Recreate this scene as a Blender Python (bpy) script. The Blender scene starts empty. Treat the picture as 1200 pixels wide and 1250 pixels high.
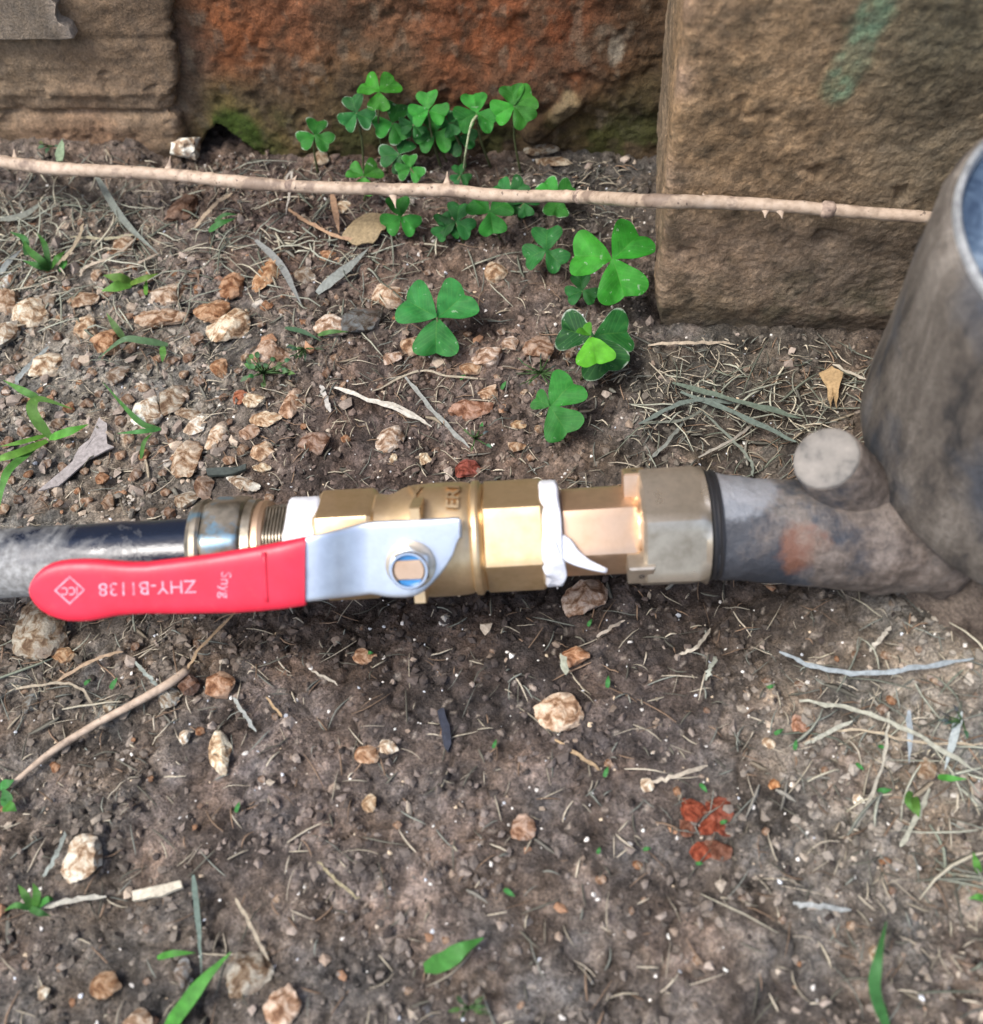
import bpy, math, random
import numpy as np
random.seed(7); rng = np.random.default_rng(7)
scene = bpy.context.scene
col = scene.collection
S = 0.001                                   # everything below is written in millimetres

# ------------------------------------------------------------------ camera, sky, sun, exposure
F, CX, CY = 1200., 600., 625.
TILT = math.radians(33.07); YAW = math.radians(11.6)
_n = np.array([100., 775.]); _n /= np.hypot(*_n)
_hd = np.array([-math.sin(YAW), math.cos(YAW), 0.])
FW = _hd*math.sin(TILT) + np.array([0, 0, -math.cos(TILT)])
_r0 = np.array([math.cos(YAW), math.sin(YAW), 0.]); _u0 = np.cross(_r0, FW)
E1 = _n[0]*(-_u0) + _n[1]*_r0               # picture right
E2 = _n[1]*(-_u0) - _n[0]*_r0               # picture down
CAM = -FW*331.
cam = bpy.data.cameras.new('camera'); camo = bpy.data.objects.new('camera', cam); col.objects.link(camo)
import mathutils
M = mathutils.Matrix(((E1[0], -E2[0], -FW[0], CAM[0]*S), (E1[1], -E2[1], -FW[1], CAM[1]*S),
                      (E1[2], -E2[2], -FW[2], CAM[2]*S), (0, 0, 0, 1)))
camo.matrix_world = M
cam.sensor_fit = 'HORIZONTAL'; cam.sensor_width = 36.; cam.lens = 36.*F/1200.
cam.clip_start = 0.01; cam.clip_end = 200.
cam.dof.use_dof = True; cam.dof.focus_distance = 0.343; cam.dof.aperture_fstop = 11.5
scene.camera = camo
EXPOSURE = 1.0
SUN_EL, SUN_AZ = math.radians(62), math.radians(-125)      # azimuth from +Y, negative = to the left
w = bpy.data.worlds.new('World'); scene.world = w; w.use_nodes = True
nt = w.node_tree; nt.nodes.clear()
sky = nt.nodes.new('ShaderNodeTexSky'); sky.sky_type = 'NISHITA'; sky.sun_disc = False
sky.sun_elevation = SUN_EL; sky.sun_rotation = SUN_AZ; sky.dust_density = 4.0; sky.air_density = 1.0; sky.ozone_density = .9
bg = nt.nodes.new('ShaderNodeBackground'); bg.inputs[1].default_value = 0.14
wo = nt.nodes.new('ShaderNodeOutputWorld')
nt.links.new(sky.outputs[0], bg.inputs[0]); nt.links.new(bg.outputs[0], wo.inputs[0])
sl = bpy.data.lights.new('sun', 'SUN'); sl.energy = 1.5; sl.angle = math.radians(20); sl.color = (1, .98, .945)
so = bpy.data.objects.new('sun', sl); col.objects.link(so)
_sd = mathutils.Vector((math.sin(SUN_AZ)*math.cos(SUN_EL), math.cos(SUN_AZ)*math.cos(SUN_EL), math.sin(SUN_EL)))
so.rotation_euler = _sd.to_track_quat('Z', 'Y').to_euler(); so.location = (0, 0, 2)
vs = scene.view_settings; vs.view_transform = 'Standard'; vs.look = 'None'; vs.gamma = 1; vs.exposure = EXPOSURE
vs.use_curve_mapping = False
scene.render.engine = 'CYCLES'
scene.cycles.use_denoising = True
scene.cycles.max_bounces = 6

# ------------------------------------------------------------------ unprojection helpers (pixels of the 1200x1250 picture)
def ray(px, py): return FW*F + E1*(px-CX) + E2*(py-CY)
def G(px, py, z=0.):
    d = ray(px, py); return CAM + d*(z-CAM[2])/d[2]
def PY(px, py, Y):
    d = ray(px, py); return CAM + d*(Y-CAM[1])/d[1]
def PN(px, py, P, n):
    d = ray(px, py); return CAM + d*(np.dot(P-CAM, n)/np.dot(d, n))
def proj(P):
    v = np.asarray(P, float)-CAM; ww = v@FW
    return CX+F*(v@E1)/ww, CY+F*(v@E2)/ww, ww
def scl(P): return F/((np.asarray(P)-CAM)@FW)         # pixels per millimetre there
def nz(v): v = np.asarray(v, float); return v/np.linalg.norm(v)

# ------------------------------------------------------------------ numpy noise
def _h(ix, iy, iz, s):
    n = (ix*374761393 + iy*668265263 + iz*2147483647 + s*974634777) & 0xffffffff
    n = ((n ^ (n >> 13))*1274126177) & 0xffffffff
    n = ((n ^ (n >> 16))*2246822519) & 0xffffffff
    return ((n ^ (n >> 15)) & 0xffffff)/float(0xffffff)
def vnoise(P, s=0):
    P = np.asarray(P, float); i = np.floor(P).astype(np.int64); f = P-i; f = f*f*(3-2*f); r = 0
    for a in (0, 1):
        wa = f[:, 0] if a else 1-f[:, 0]
        for b in (0, 1):
            wb = f[:, 1] if b else 1-f[:, 1]
            for c in (0, 1):
                if P.shape[1] == 3: wc = f[:, 2] if c else 1-f[:, 2]; iz = i[:, 2]+c
                else:
                    if c: continue
                    wc = 1; iz = 0*i[:, 0]
                r = r + wa*wb*wc*_h(i[:, 0]+a, i[:, 1]+b, iz, s)
    return r*2-1
def fbm(P, octv=4, s=0, g=.5):
    r = 0; a = 1; t = 0
    for k in range(octv):
        r = r + a*vnoise(np.asarray(P)*2.03**k + 17.3*k, s+k); t += a; a *= g
    return r/t
def worley(P, s=0):                                    # 2D: distance to nearest cell point, its id value
    i = np.floor(P).astype(np.int64); best = np.full(len(P), 9.); idv = np.zeros(len(P)); sec = np.full(len(P), 9.)
    for a in (-1, 0, 1):
        for b in (-1, 0, 1):
            cx, cy = i[:, 0]+a, i[:, 1]+b
            jx = cx+_h(cx, cy, 0*cx, s+1); jy = cy+_h(cx, cy, 0*cx, s+2)
            d = np.hypot(P[:, 0]-jx, P[:, 1]-jy); m = d < best
            sec = np.where(m, best, np.minimum(sec, d)); idv = np.where(m, _h(cx, cy, 0*cx, s+3), idv); best = np.where(m, d, best)
    return best, idv, sec
def sstep(a, b, x): t = np.clip((x-a)/(b-a), 0, 1); return t*t*(3-2*t)

# ------------------------------------------------------------------ object helpers
ORG = {}
def tag(o, label=None, cat=None, group=None, kind=None, color=None):
    if label: o['label'] = label
    if cat: o['category'] = cat
    if group: o['group'] = group
    if kind: o['kind'] = kind
    if color is not None: o.color = (*color, 1)
    return o
def thing(name, loc, label, cat, group=None):
    o = bpy.data.objects.new(name, None); col.objects.link(o); o.empty_display_size = .005
    o.location = [float(c)*S for c in loc]; ORG[o.name] = np.asarray(loc, float)
    return tag(o, label, cat, group)
def mesh(name, V, Fs, mat, parent=None, org=None, smooth=True, sharp=None, vcol=None, fcol=None, color=None):
    V = np.asarray(V, float)
    if parent is not None: org = ORG[parent.name]
    if org is None: org = np.zeros(3)
    me = bpy.data.meshes.new(name); L = (V-org)*S
    if isinstance(Fs, np.ndarray):
        k = Fs.shape[1]; nf = len(Fs)
        me.vertices.add(len(V)); me.vertices.foreach_set('co', L.astype(np.float32).ravel())
        me.loops.add(nf*k); me.loops.foreach_set('vertex_index', Fs.astype(np.int32).ravel())
        me.polygons.add(nf); me.polygons.foreach_set('loop_start', np.arange(0, nf*k, k, dtype=np.int32))
        me.update(calc_edges=True)
    else:
        me.from_pydata([tuple(p) for p in L], [], [tuple(int(i) for i in f) for f in Fs])
    me.polygons.foreach_set('use_smooth', np.full(len(me.polygons), smooth)); 
    if sharp: me.set_sharp_from_angle(angle=math.radians(sharp))
    if vcol is not None:
        at = me.color_attributes.new('tint', 'FLOAT_COLOR', 'POINT')
        at.data.foreach_set('color', np.c_[vcol, np.ones(len(V))].astype(np.float32).ravel())
    me.validate(); me.update()
    o = bpy.data.objects.new(name, me); col.objects.link(o)
    if mat is not None: me.materials.append(mat)
    if parent is not None:
        o.parent = parent; ORG[o.name] = org
    else:
        o.location = [float(c)*S for c in org]; ORG[o.name] = org
    if color is not None: o.color = (*color, 1)
    return o
def grid_faces(nu, nv, wrap=False):                    # nu rows, nv columns
    j = np.arange(nv if wrap else nv-1); i = np.arange(nu-1)
    I, J = np.meshgrid(i, j, indexing='ij'); J2 = (J+1) % nv
    return np.stack([I*nv+J, I*nv+J2, (I+1)*nv+J2, (I+1)*nv+J], -1).reshape(-1, 4)
def loft(rings, cap=True):
    n = len(rings[0]); V = np.concatenate([np.asarray(r) for r in rings]); Fs = [tuple(f) for f in grid_faces(len(rings), n, True)]
    if cap:
        Fs.append(tuple(range(n))[::-1]); Fs.append(tuple(range((len(rings)-1)*n, len(rings)*n)))
    return V, Fs
def crpath(pts, n=6):                                   # Catmull-Rom through points
    pts = [np.asarray(p, float) for p in pts]
    if len(pts) == 2: return [pts[0]+(pts[1]-pts[0])*t for t in np.linspace(0, 1, n+1)]
    P = [2*pts[0]-pts[1]]+pts+[2*pts[-1]-pts[-2]]; out = []
    for i in range(1, len(P)-2):
        for k in range(n):
            t = k/n
            out.append(.5*((2*P[i])+(-P[i-1]+P[i+1])*t+(2*P[i-1]-5*P[i]+4*P[i+1]-P[i+2])*t*t+(-P[i-1]+3*P[i]-3*P[i+1]+P[i+2])*t**3))
    out.append(pts[-1]); return out
def tube(path, rad, sides=8, rough=0, seed=0):
    path = [np.asarray(p, float) for p in path]; n = len(path)
    rad = np.interp(np.linspace(0, 1, n), np.linspace(0, 1, len(rad)), rad) if hasattr(rad, '__len__') else np.full(n, rad)
    up = np.array([0, 0, 1.]); rings = []
    for i, p in enumerate(path):
        t = nz(path[min(i+1, n-1)]-path[max(i-1, 0)])
        a = np.cross(t, up); a = nz(a) if np.linalg.norm(a) > .05 else nz(np.cross(t, [1, 0, 0])); b = np.cross(a, t)
        an = np.linspace(0, 2*np.pi, sides, endpoint=False)
        rr = np.full(sides, rad[i])
        R = p+np.outer(np.cos(an)*rr, a)+np.outer(np.sin(an)*rr, b)
        if rough: R = p+(R-p)*(1+rough*fbm(R/ (rad[i]*1.3+.01), 3, seed))[:, None]
        rings.append(R)
    return loft(rings)
def join(parts):
    Vs, Fs, o = [], [], 0
    for V, f in parts:
        Vs.append(V); Fs += [tuple(int(i)+o for i in q) for q in f]; o += len(V)
    return np.concatenate(Vs), Fs

# ------------------------------------------------------------------ materials
def mat(name, base=(.5, .5, .5), rough=.6, metal=0., build=None, spec=.5):
    m = bpy.data.materials.new(name); m.use_nodes = True; n = m.node_tree
    b = n.nodes['Principled BSDF']; b.inputs['Base Color'].default_value = (*base, 1)
    b.inputs['Roughness'].default_value = rough; b.inputs['Metallic'].default_value = metal
    b.inputs['Specular IOR Level'].default_value = spec
    if build: build(n, b)
    return m
def N(n, t, **k):
    x = n.nodes.new(t)
    for a, v in k.items(): setattr(x, a, v)
    return x
def noise(n, scale, detail=6, rough=.6, coord='Object', dist=0):
    tc = N(n, 'ShaderNodeTexCoord'); x = N(n, 'ShaderNodeTexNoise'); x.inputs['Scale'].default_value = scale
    x.inputs['Detail'].default_value = detail; x.inputs['Roughness'].default_value = rough; x.inputs['Distortion'].default_value = dist
    n.links.new(tc.outputs[coord], x.inputs['Vector']); return x
def ramp(n, src, stops):
    r = N(n, 'ShaderNodeValToRGB'); e = r.color_ramp.elements
    while len(e) < len(stops): e.new(.5)
    for q, (p, c) in zip(e, stops): q.position = p; q.color = (*c, 1) if len(c) == 3 else c
    n.links.new(src, r.inputs[0]); return r
def mix(n, fac, a, b, mode='MIX'):
    x = N(n, 'ShaderNodeMix', data_type='RGBA', blend_type=mode)
    for s, v in ((x.inputs[0], fac), (x.inputs[6], a), (x.inputs[7], b)):
        if hasattr(v, 'is_output'): n.links.new(v, s)
        elif isinstance(v, (int, float)): s.default_value = v
        else: s.default_value = (*v, 1)
    return x.outputs[2]
def bump(n, b, src, strength=.5, dist=.0005, prev=None):
    x = N(n, 'ShaderNodeBump'); x.inputs['Strength'].default_value = strength; x.inputs['Distance'].default_value = dist
    n.links.new(src, x.inputs['Height'])
    if prev is not None: n.links.new(prev.outputs[0], x.inputs['Normal'])
    n.links.new(x.outputs[0], b.inputs['Normal']); return x
G1 = lambda v: (v, v, v)

def b_tint(fine=900., lo=.55, hi=1.5, bs=.6, bd=.0006, speck=False):
    def f(n, b):
        at = N(n, 'ShaderNodeVertexColor', layer_name='tint')
        a = noise(n, fine, 5, .65); c = noise(n, fine*.23, 4, .6)
        r = ramp(n, a.outputs[0], [(.28, G1(lo)), (.5, G1(1.)), (.74, G1(hi))])
        r2 = ramp(n, c.outputs[0], [(.3, (.82, .84, .88)), (.7, (1.15, 1.1, 1.04))])
        x = mix(n, 1., at.outputs[0], r.outputs[0], 'MULTIPLY'); x = mix(n, 1., x, r2.outputs[0], 'MULTIPLY')
        if speck:
            k1 = noise(n, 1900, 3, .55); k2 = noise(n, 2600, 2, .5); k3 = noise(n, 420, 5, .7)
            x = mix(n, ramp(n, k1.outputs[0], [(.30, G1(.75)), (.40, G1(0))]).outputs[0], x, (.018, .015, .014))
            x = mix(n, ramp(n, k3.outputs[0], [(.30, G1(.7)), (.42, G1(0))]).outputs[0], x, (.022, .019, .018))
            x = mix(n, ramp(n, k2.outputs[0], [(.70, G1(0)), (.76, G1(.7))]).outputs[0], x, (.45, .40, .34))
        n.links.new(x, b.inputs['Base Color']); bump(n, b, a.outputs[0], bs, bd)
    return f
m_soil = mat('crumbly_soil', rough=.92, build=b_tint(1100, .42, 1.8, 1., .0016, True), spec=.25)
m_wall = mat('weathered_masonry', rough=.93, build=b_tint(900, .6, 1.45, .8, .0009), spec=.25)
def b_debris(n, b):
    at = N(n, 'ShaderNodeVertexColor', layer_name='tint'); a = noise(n, 1500, 4, .6)
    r = ramp(n, a.outputs[0], [(.3, G1(.75)), (.7, G1(1.25))])
    n.links.new(mix(n, 1., at.outputs[0], r.outputs[0], 'MULTIPLY'), b.inputs['Base Color'])
m_debris = mat('plant_and_soil_debris', rough=.85, build=b_debris, spec=.3)
def b_rock(n, b):
    oi = N(n, 'ShaderNodeObjectInfo'); a = noise(n, 260, 7, .62, dist=.6); c = noise(n, 1400, 5, .6); d = noise(n, 130, 4, .5)
    pat = ramp(n, a.outputs[0], [(.38, (.30, .19, .13)), (.46, (.66, .50, .38)), (.54, (.98, .93, .87)), (.68, (1.4, 1.38, 1.34))])
    fin = ramp(n, c.outputs[0], [(.3, G1(.72)), (.55, G1(1.)), (.75, G1(1.22))])
    x = mix(n, 1., oi.outputs['Color'], pat.outputs[0], 'MULTIPLY'); x = mix(n, 1., x, fin.outputs[0], 'MULTIPLY')
    dirt = ramp(n, d.outputs[0], [(.54, G1(0)), (.66, G1(.7))])
    x = mix(n, dirt.outputs[0], x, (.13, .085, .062)); n.links.new(x, b.inputs['Base Color'])
    p = bump(n, b, a.outputs[0], .55, .0009); bump(n, b, c.outputs[0], .8, .0005, p)
m_rock = mat('chalky_stone', rough=.9, build=b_rock, spec=.25)
def b_objcol(scale, lo, hi, bs=.3, sss=0):
    def f(n, b):
        oi = N(n, 'ShaderNodeObjectInfo'); a = noise(n, scale, 5, .6)
        r = ramp(n, a.outputs[0], [(.3, G1(lo)), (.7, G1(hi))])
        n.links.new(mix(n, 1., oi.outputs['Color'], r.outputs[0], 'MULTIPLY'), b.inputs['Base Color'])
        bump(n, b, a.outputs[0], bs, .0004)
    return f
m_dry = mat('dry_plant', rough=.75, build=b_objcol(700, .65, 1.3), spec=.35)
def b_leaf(pale):
    def f(n, b):
        oi = N(n, 'ShaderNodeObjectInfo'); at = N(n, 'ShaderNodeVertexColor', layer_name='tint')
        sp = N(n, 'ShaderNodeSeparateColor'); n.links.new(at.outputs[0], sp.inputs[0])
        a = noise(n, 220, 4, .6); c = noise(n, 420, 3, .6)
        r = ramp(n, a.outputs[0], [(.3, G1(.7)), (.7, G1(1.3))])
        x = mix(n, 1., oi.outputs['Color'], r.outputs[0], 'MULTIPLY')
        spots = ramp(n, c.outputs[0], [(.66, G1(0)), (.72, G1(.55))])
        x = mix(n, spots.outputs[0], x, (.35, .45, .33))
        vein = ramp(n, sp.outputs[0], [(0., G1(.35)), (.05, G1(.0))])
        x = mix(n, vein.outputs[0], x, (.10, .26, .05))
        vm = N(n, 'ShaderNodeMath', operation='MULTIPLY'); n.links.new(sp.outputs[0], vm.inputs[0]); vm.inputs[1].default_value = -.42
        va = N(n, 'ShaderNodeMath', operation='ADD'); n.links.new(sp.outputs[1], va.inputs[0]); n.links.new(vm.outputs[0], va.inputs[1])
        vf = N(n, 'ShaderNodeMath', operation='MULTIPLY'); n.links.new(va.outputs[0], vf.inputs[0]); vf.inputs[1].default_value = 52.
        vs_ = N(n, 'ShaderNodeMath', operation='SINE'); n.links.new(vf.outputs[0], vs_.inputs[0])
        vr_ = ramp(n, vs_.outputs[0], [(.55, G1(0)), (.95, G1(.16))]); x = mix(n, vr_.outputs[0], x, (.10, .30, .06))
        if pale:
            m = N(n, 'ShaderNodeMath', operation='ADD'); n.links.new(sp.outputs[0], m.inputs[0])
            m2 = N(n, 'ShaderNodeMath', operation='MULTIPLY'); n.links.new(a.outputs[0], m2.inputs[0]); m2.inputs[1].default_value = .55
            n.links.new(m2.outputs[0], m.inputs[1])
            e = ramp(n, m.outputs[0], [(.0, G1(0)), (1., G1(0))]); e.color_ramp.elements[0].position = .98; e.color_ramp.elements[1].position = 1.0
            mr = N(n, 'ShaderNodeMapRange'); n.links.new(m.outputs[0], mr.inputs[0]); mr.inputs[1].default_value = 1.22; mr.inputs[2].default_value = 1.32; mr.inputs[4].default_value = .75
            x = mix(n, mr.outputs[0], x, (.5, .58, .48))
        n.links.new(x, b.inputs['Base Color']); bump(n, b, a.outputs[0], .25, .0005)
        b.inputs['Subsurface Weight'].default_value = .0
        out = n.nodes['Material Output']; tr = N(n, 'ShaderNodeBsdfTranslucent'); n.links.new(x, tr.inputs[0])
        ms = N(n, 'ShaderNodeMixShader'); ms.inputs[0].default_value = .28
        n.links.new(b.outputs[0], ms.inputs[1]); n.links.new(tr.outputs[0], ms.inputs[2]); n.links.new(ms.outputs[0], out.inputs[0])
    return f
m_leaf = mat('clover_leaf', rough=.6, build=b_leaf(False), spec=.22)
m_leafp = mat('clover_leaf_pale_margin', rough=.6, build=b_leaf(True), spec=.22)
def b_brass(base, dark, lo=.22, hi=.42, sc=300):
    def f(n, b):
        a = noise(n, sc, 6, .6); r = ramp(n, a.outputs[0], [(.35, dark), (.6, base)]); n.links.new(r.outputs[0], b.inputs['Base Color'])
        rr = ramp(n, a.outputs[0], [(.3, G1(hi)), (.7, G1(lo))]); n.links.new(rr.outputs[0], b.inputs['Roughness'])
        bump(n, b, noise(n, 700, 3, .5).outputs[0], .05, .0002)
    return f
m_brass = mat('yellow_brass', rough=.3, metal=.86, build=b_brass((.74, .56, .34), (.58, .42, .23), .34, .50, 130))
m_copper = mat('reddish_brass', rough=.3, metal=.85, build=b_brass((.74, .52, .35), (.60, .41, .27), .33, .46, 130))
m_nickel = mat('worn_nickel', rough=.4, metal=.85, build=b_brass((.60, .53, .43), (.41, .355, .275), .26, .44, 160))
m_coup = mat('stained_silvery_nickel', rough=.4, metal=.85, build=lambda n, b: (n.links.new(mix(n, ramp(n, noise(n, 90, 5, .6).outputs[0], [(.54, G1(0)), (.62, G1(.7))]).outputs[0], ramp(n, noise(n, 200, 5, .6).outputs[0], [(.35, (.20, .18, .14)), (.6, (.42, .37, .29))]).outputs[0], (.22, .45, .62)), b.inputs['Base Color']), bump(n, b, noise(n, 500, 4, .6).outputs[0], .15, .0003)))
m_steel = mat('plated_steel', rough=.4, metal=.75, build=b_brass((.62, .68, .76), (.52, .58, .66), .34, .46, 200))
m_chrome = mat('bright_steel', (.75, .78, .8), .16, 1.)
m_blue = mat('blue_nylon', (.03, .18, .42), .35)
def b_red(n, b):
    a = noise(n, 120, 5, .6); r = ramp(n, a.outputs[0], [(.3, (.62, .018, .045)), (.7, (.74, .03, .065))])
    n.links.new(r.outputs[0], b.inputs['Base Color']); bump(n, b, noise(n, 900, 3, .5).outputs[0], .08, .0003)
    n.links.new(mix(n, ramp(n, noise(n, 330, 7, .75).outputs[0], [(.58, G1(0)), (.75, G1(.35))]).outputs[0], r.outputs[0], (.45, .12, .10)), b.inputs['Base Color']); n.links.new(ramp(n, a.outputs[0], [(.3, G1(.5)), (.7, G1(.32))]).outputs[0], b.inputs['Roughness'])
m_red = mat('red_vinyl', rough=.36, build=b_red)
m_print = mat('pale_pink_print', rough=.5, build=lambda n, b: n.links.new(ramp(n, noise(n, 500, 5, .7).outputs[0], [(.35, (.70, .14, .20)), (.55, (.78, .36, .44))]).outputs[0], b.inputs['Base Color']))
m_tape = mat('white_sealing_tape', rough=.5, build=lambda n, b: (n.links.new(ramp(n, noise(n, 250, 5, .6).outputs[0], [(.3, (.66, .68, .74)), (.7, (.82, .84, .88))]).outputs[0], b.inputs['Base Color']), bump(n, b, noise(n, 400, 4, .6).outputs[0], .5, .0006)))
m_rubber = mat('black_rubber', (.02, .02, .022), .5)
def b_pe(n, b):
    a = noise(n, 55, 7, .65, dist=.5); c = noise(n, 500, 4, .6); at = N(n, 'ShaderNodeVertexColor', layer_name='tint')
    m = N(n, 'ShaderNodeMath', operation='ADD'); n.links.new(a.outputs[0], m.inputs[0]); n.links.new(at.outputs[0], m.inputs[1])
    mask = ramp(n, m.outputs[0], [(.50, G1(0)), (.72, G1(.85))])
    dust = ramp(n, c.outputs[0], [(.35, (.20, .20, .19)), (.65, (.40, .41, .40))])
    x = mix(n, mask.outputs[0], (.008, .014, .03), dust.outputs[0]); n.links.new(x, b.inputs['Base Color'])
    rr = ramp(n, m.outputs[0], [(.5, G1(.22)), (.7, G1(.8))]); n.links.new(rr.outputs[0], b.inputs['Roughness'])
    bump(n, b, c.outputs[0], .3, .0004)
m_pe = mat('dusty_black_plastic', build=b_pe)
def b_oldpipe(n, b):
    a = noise(n, 48, 8, .68, dist=.15); c = noise(n, 42, 6, .65); d = noise(n, 900, 5, .6)
    x = ramp(n, a.outputs[0], [(.40, (.025, .032, .045)), (.46, (.075, .075, .08)), (.52, (.14, .125, .112)), (.64, (.25, .25, .26))]).outputs[0]
    rust = ramp(n, c.outputs[0], [(.55, G1(0)), (.64, G1(.6))]); x = mix(n, rust.outputs[0], x, (.13, .07, .042))
    x = mix(n, 1., x, ramp(n, d.outputs[0], [(.3, G1(.75)), (.7, G1(1.25))]).outputs[0], 'MULTIPLY')
    tc = N(n, 'ShaderNodeTexCoord'); sx = N(n, 'ShaderNodeSeparateXYZ'); n.links.new(tc.outputs['Object'], sx.inputs[0])
    mm = N(n, 'ShaderNodeMath', operation='MULTIPLY_ADD'); n.links.new(a.outputs[0], mm.inputs[0]); mm.inputs[1].default_value = .09; n.links.new(sx.outputs[0], mm.inputs[2])
    mr = N(n, 'ShaderNodeMapRange'); n.links.new(mm.outputs[0], mr.inputs[0]); mr.inputs[1].default_value = -.036; mr.inputs[2].default_value = -.022; mr.inputs[4].default_value = .88
    mud = ramp(n, noise(n, 350, 6, .75).outputs[0], [(.32, (.04, .032, .027)), (.5, (.12, .095, .078)), (.68, (.21, .175, .15))])
    for pp_, rad_, cc_, st_ in (((-.091, -.039, .043), .0150, (.022, .027, .037), .9), ((-.075, -.036, .045), .0068, (.17, .068, .034), .7), ((-.067, -.040, .038), .008, (.035, .045, .06), .8), ((-.094, -.020, .050), .012, (.27, .29, .32), .6)):
        vd = N(n, 'ShaderNodeVectorMath', operation='DISTANCE'); n.links.new(tc.outputs['Object'], vd.inputs[0]); vd.inputs[1].default_value = pp_
        v2 = N(n, 'ShaderNodeMath', operation='MULTIPLY_ADD'); n.links.new(noise(n, 120, 6, .65).outputs[0], v2.inputs[0]); v2.inputs[1].default_value = .016; n.links.new(vd.outputs['Value'], v2.inputs[2])
        m3 = N(n, 'ShaderNodeMapRange'); n.links.new(v2.outputs[0], m3.inputs[0]); m3.inputs[1].default_value = rad_+.0095; m3.inputs[2].default_value = rad_+.0065; m3.inputs[3].default_value = 0; m3.inputs[4].default_value = st_
        x = mix(n, m3.outputs[0], x, cc_)
    x = mix(n, mr.outputs[0], x, mud.outputs[0])
    n.links.new(x, b.inputs['Base Color']); p = bump(n, b, a.outputs[0], .6, .0015); bump(n, b, noise(n, 350, 6, .7).outputs[0], .6, .0012, p)
m_oldpipe = mat('muddy_rusty_pipe', rough=.55, metal=0., build=b_oldpipe)
def b_mud(n, b):
    a = noise(n, 60, 8, .75, dist=.2); d = noise(n, 800, 5, .7)
    tc = N(n, 'ShaderNodeTexCoord'); mp = N(n, 'ShaderNodeMapping'); mp.inputs['Scale'].default_value = (1, 1, .38); n.links.new(tc.outputs['Object'], mp.inputs[0]); n.links.new(mp.outputs[0], a.inputs['Vector']); c = noise(n, 22, 4, .6)
    x = ramp(n, a.outputs[0], [(.36, (.035, .033, .032)), (.46, (.10, .086, .072)), (.55, (.15, .132, .112)), (.68, (.24, .215, .185))]).outputs[0]
    y = ramp(n, c.outputs[0], [(.48, G1(0)), (.60, G1(.75))]); x = mix(n, y.outputs[0], x, (.045, .055, .072))
    x = mix(n, 1., x, ramp(n, d.outputs[0], [(.3, G1(.72)), (.7, G1(1.28))]).outputs[0], 'MULTIPLY')
    n.links.new(x, b.inputs['Base Color']); p = bump(n, b, a.outputs[0], .6, .002); bump(n, b, d.outputs[0], .6, .0008, p)
m_mud = mat('mud_smeared_casing', rough=.75, build=b_mud, spec=.35)
m_rim = mat('pale_worn_rim', rough=.5, metal=.3, build=lambda n, b: n.links.new(ramp(n, noise(n, 200, 5, .6).outputs[0], [(.3, (.14, .15, .16)), (.6, (.40, .42, .43))]).outputs[0], b.inputs['Base Color']))
m_lid = mat('dusty_lens_painted_sky_blue', rough=.55, spec=.3, build=lambda n, b: n.links.new(ramp(n, noise(n, 70, 6, .65, dist=1).outputs[0], [(.35, (.025, .045, .085)), (.5, (.07, .11, .17)), (.68, (.20, .26, .33))]).outputs[0], b.inputs['Base Color']))  # bluish sky reflection is painted into the lens colour
m_stub = mat('chalky_plug', rough=.85, build=lambda n, b: (n.links.new(ramp(n, noise(n, 180, 6, .6).outputs[0], [(.3, (.09, .087, .083)), (.45, (.19, .178, .16)), (.7, (.26, .24, .215))]).outputs[0], b.inputs['Base Color']), bump(n, b, noise(n, 600, 4, .6).outputs[0], .3, .0004)))
def b_twig(n, b):
    a = noise(n, 300, 5, .6); c = noise(n, 60, 5, .6)
    x = ramp(n, a.outputs[0], [(.3, (.27, .205, .155)), (.5, (.45, .355, .275)), (.75, (.55, .455, .37))]).outputs[0]
    sp = ramp(n, c.outputs[0], [(.55, G1(0)), (.60, G1(.7))]); x = mix(n, sp.outputs[0], x, (.17, .125, .10))
    x = mix(n, ramp(n, noise(n, 480, 3, .5).outputs[0], [(.66, G1(0)), (.70, G1(.8))]).outputs[0], x, (.07, .05, .04))
    x = mix(n, 1., x, ramp(n, noise(n, 25, 3, .5).outputs[0], [(.3, (.78, .76, .72)), (.7, (1.1, 1.08, 1.05))]).outputs[0], 'MULTIPLY')
    n.links.new(x, b.inputs['Base Color']); bump(n, b, a.outputs[0], .4, .0006)
m_twig = mat('peeled_bramble_bark', rough=.7, build=b_twig)

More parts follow.
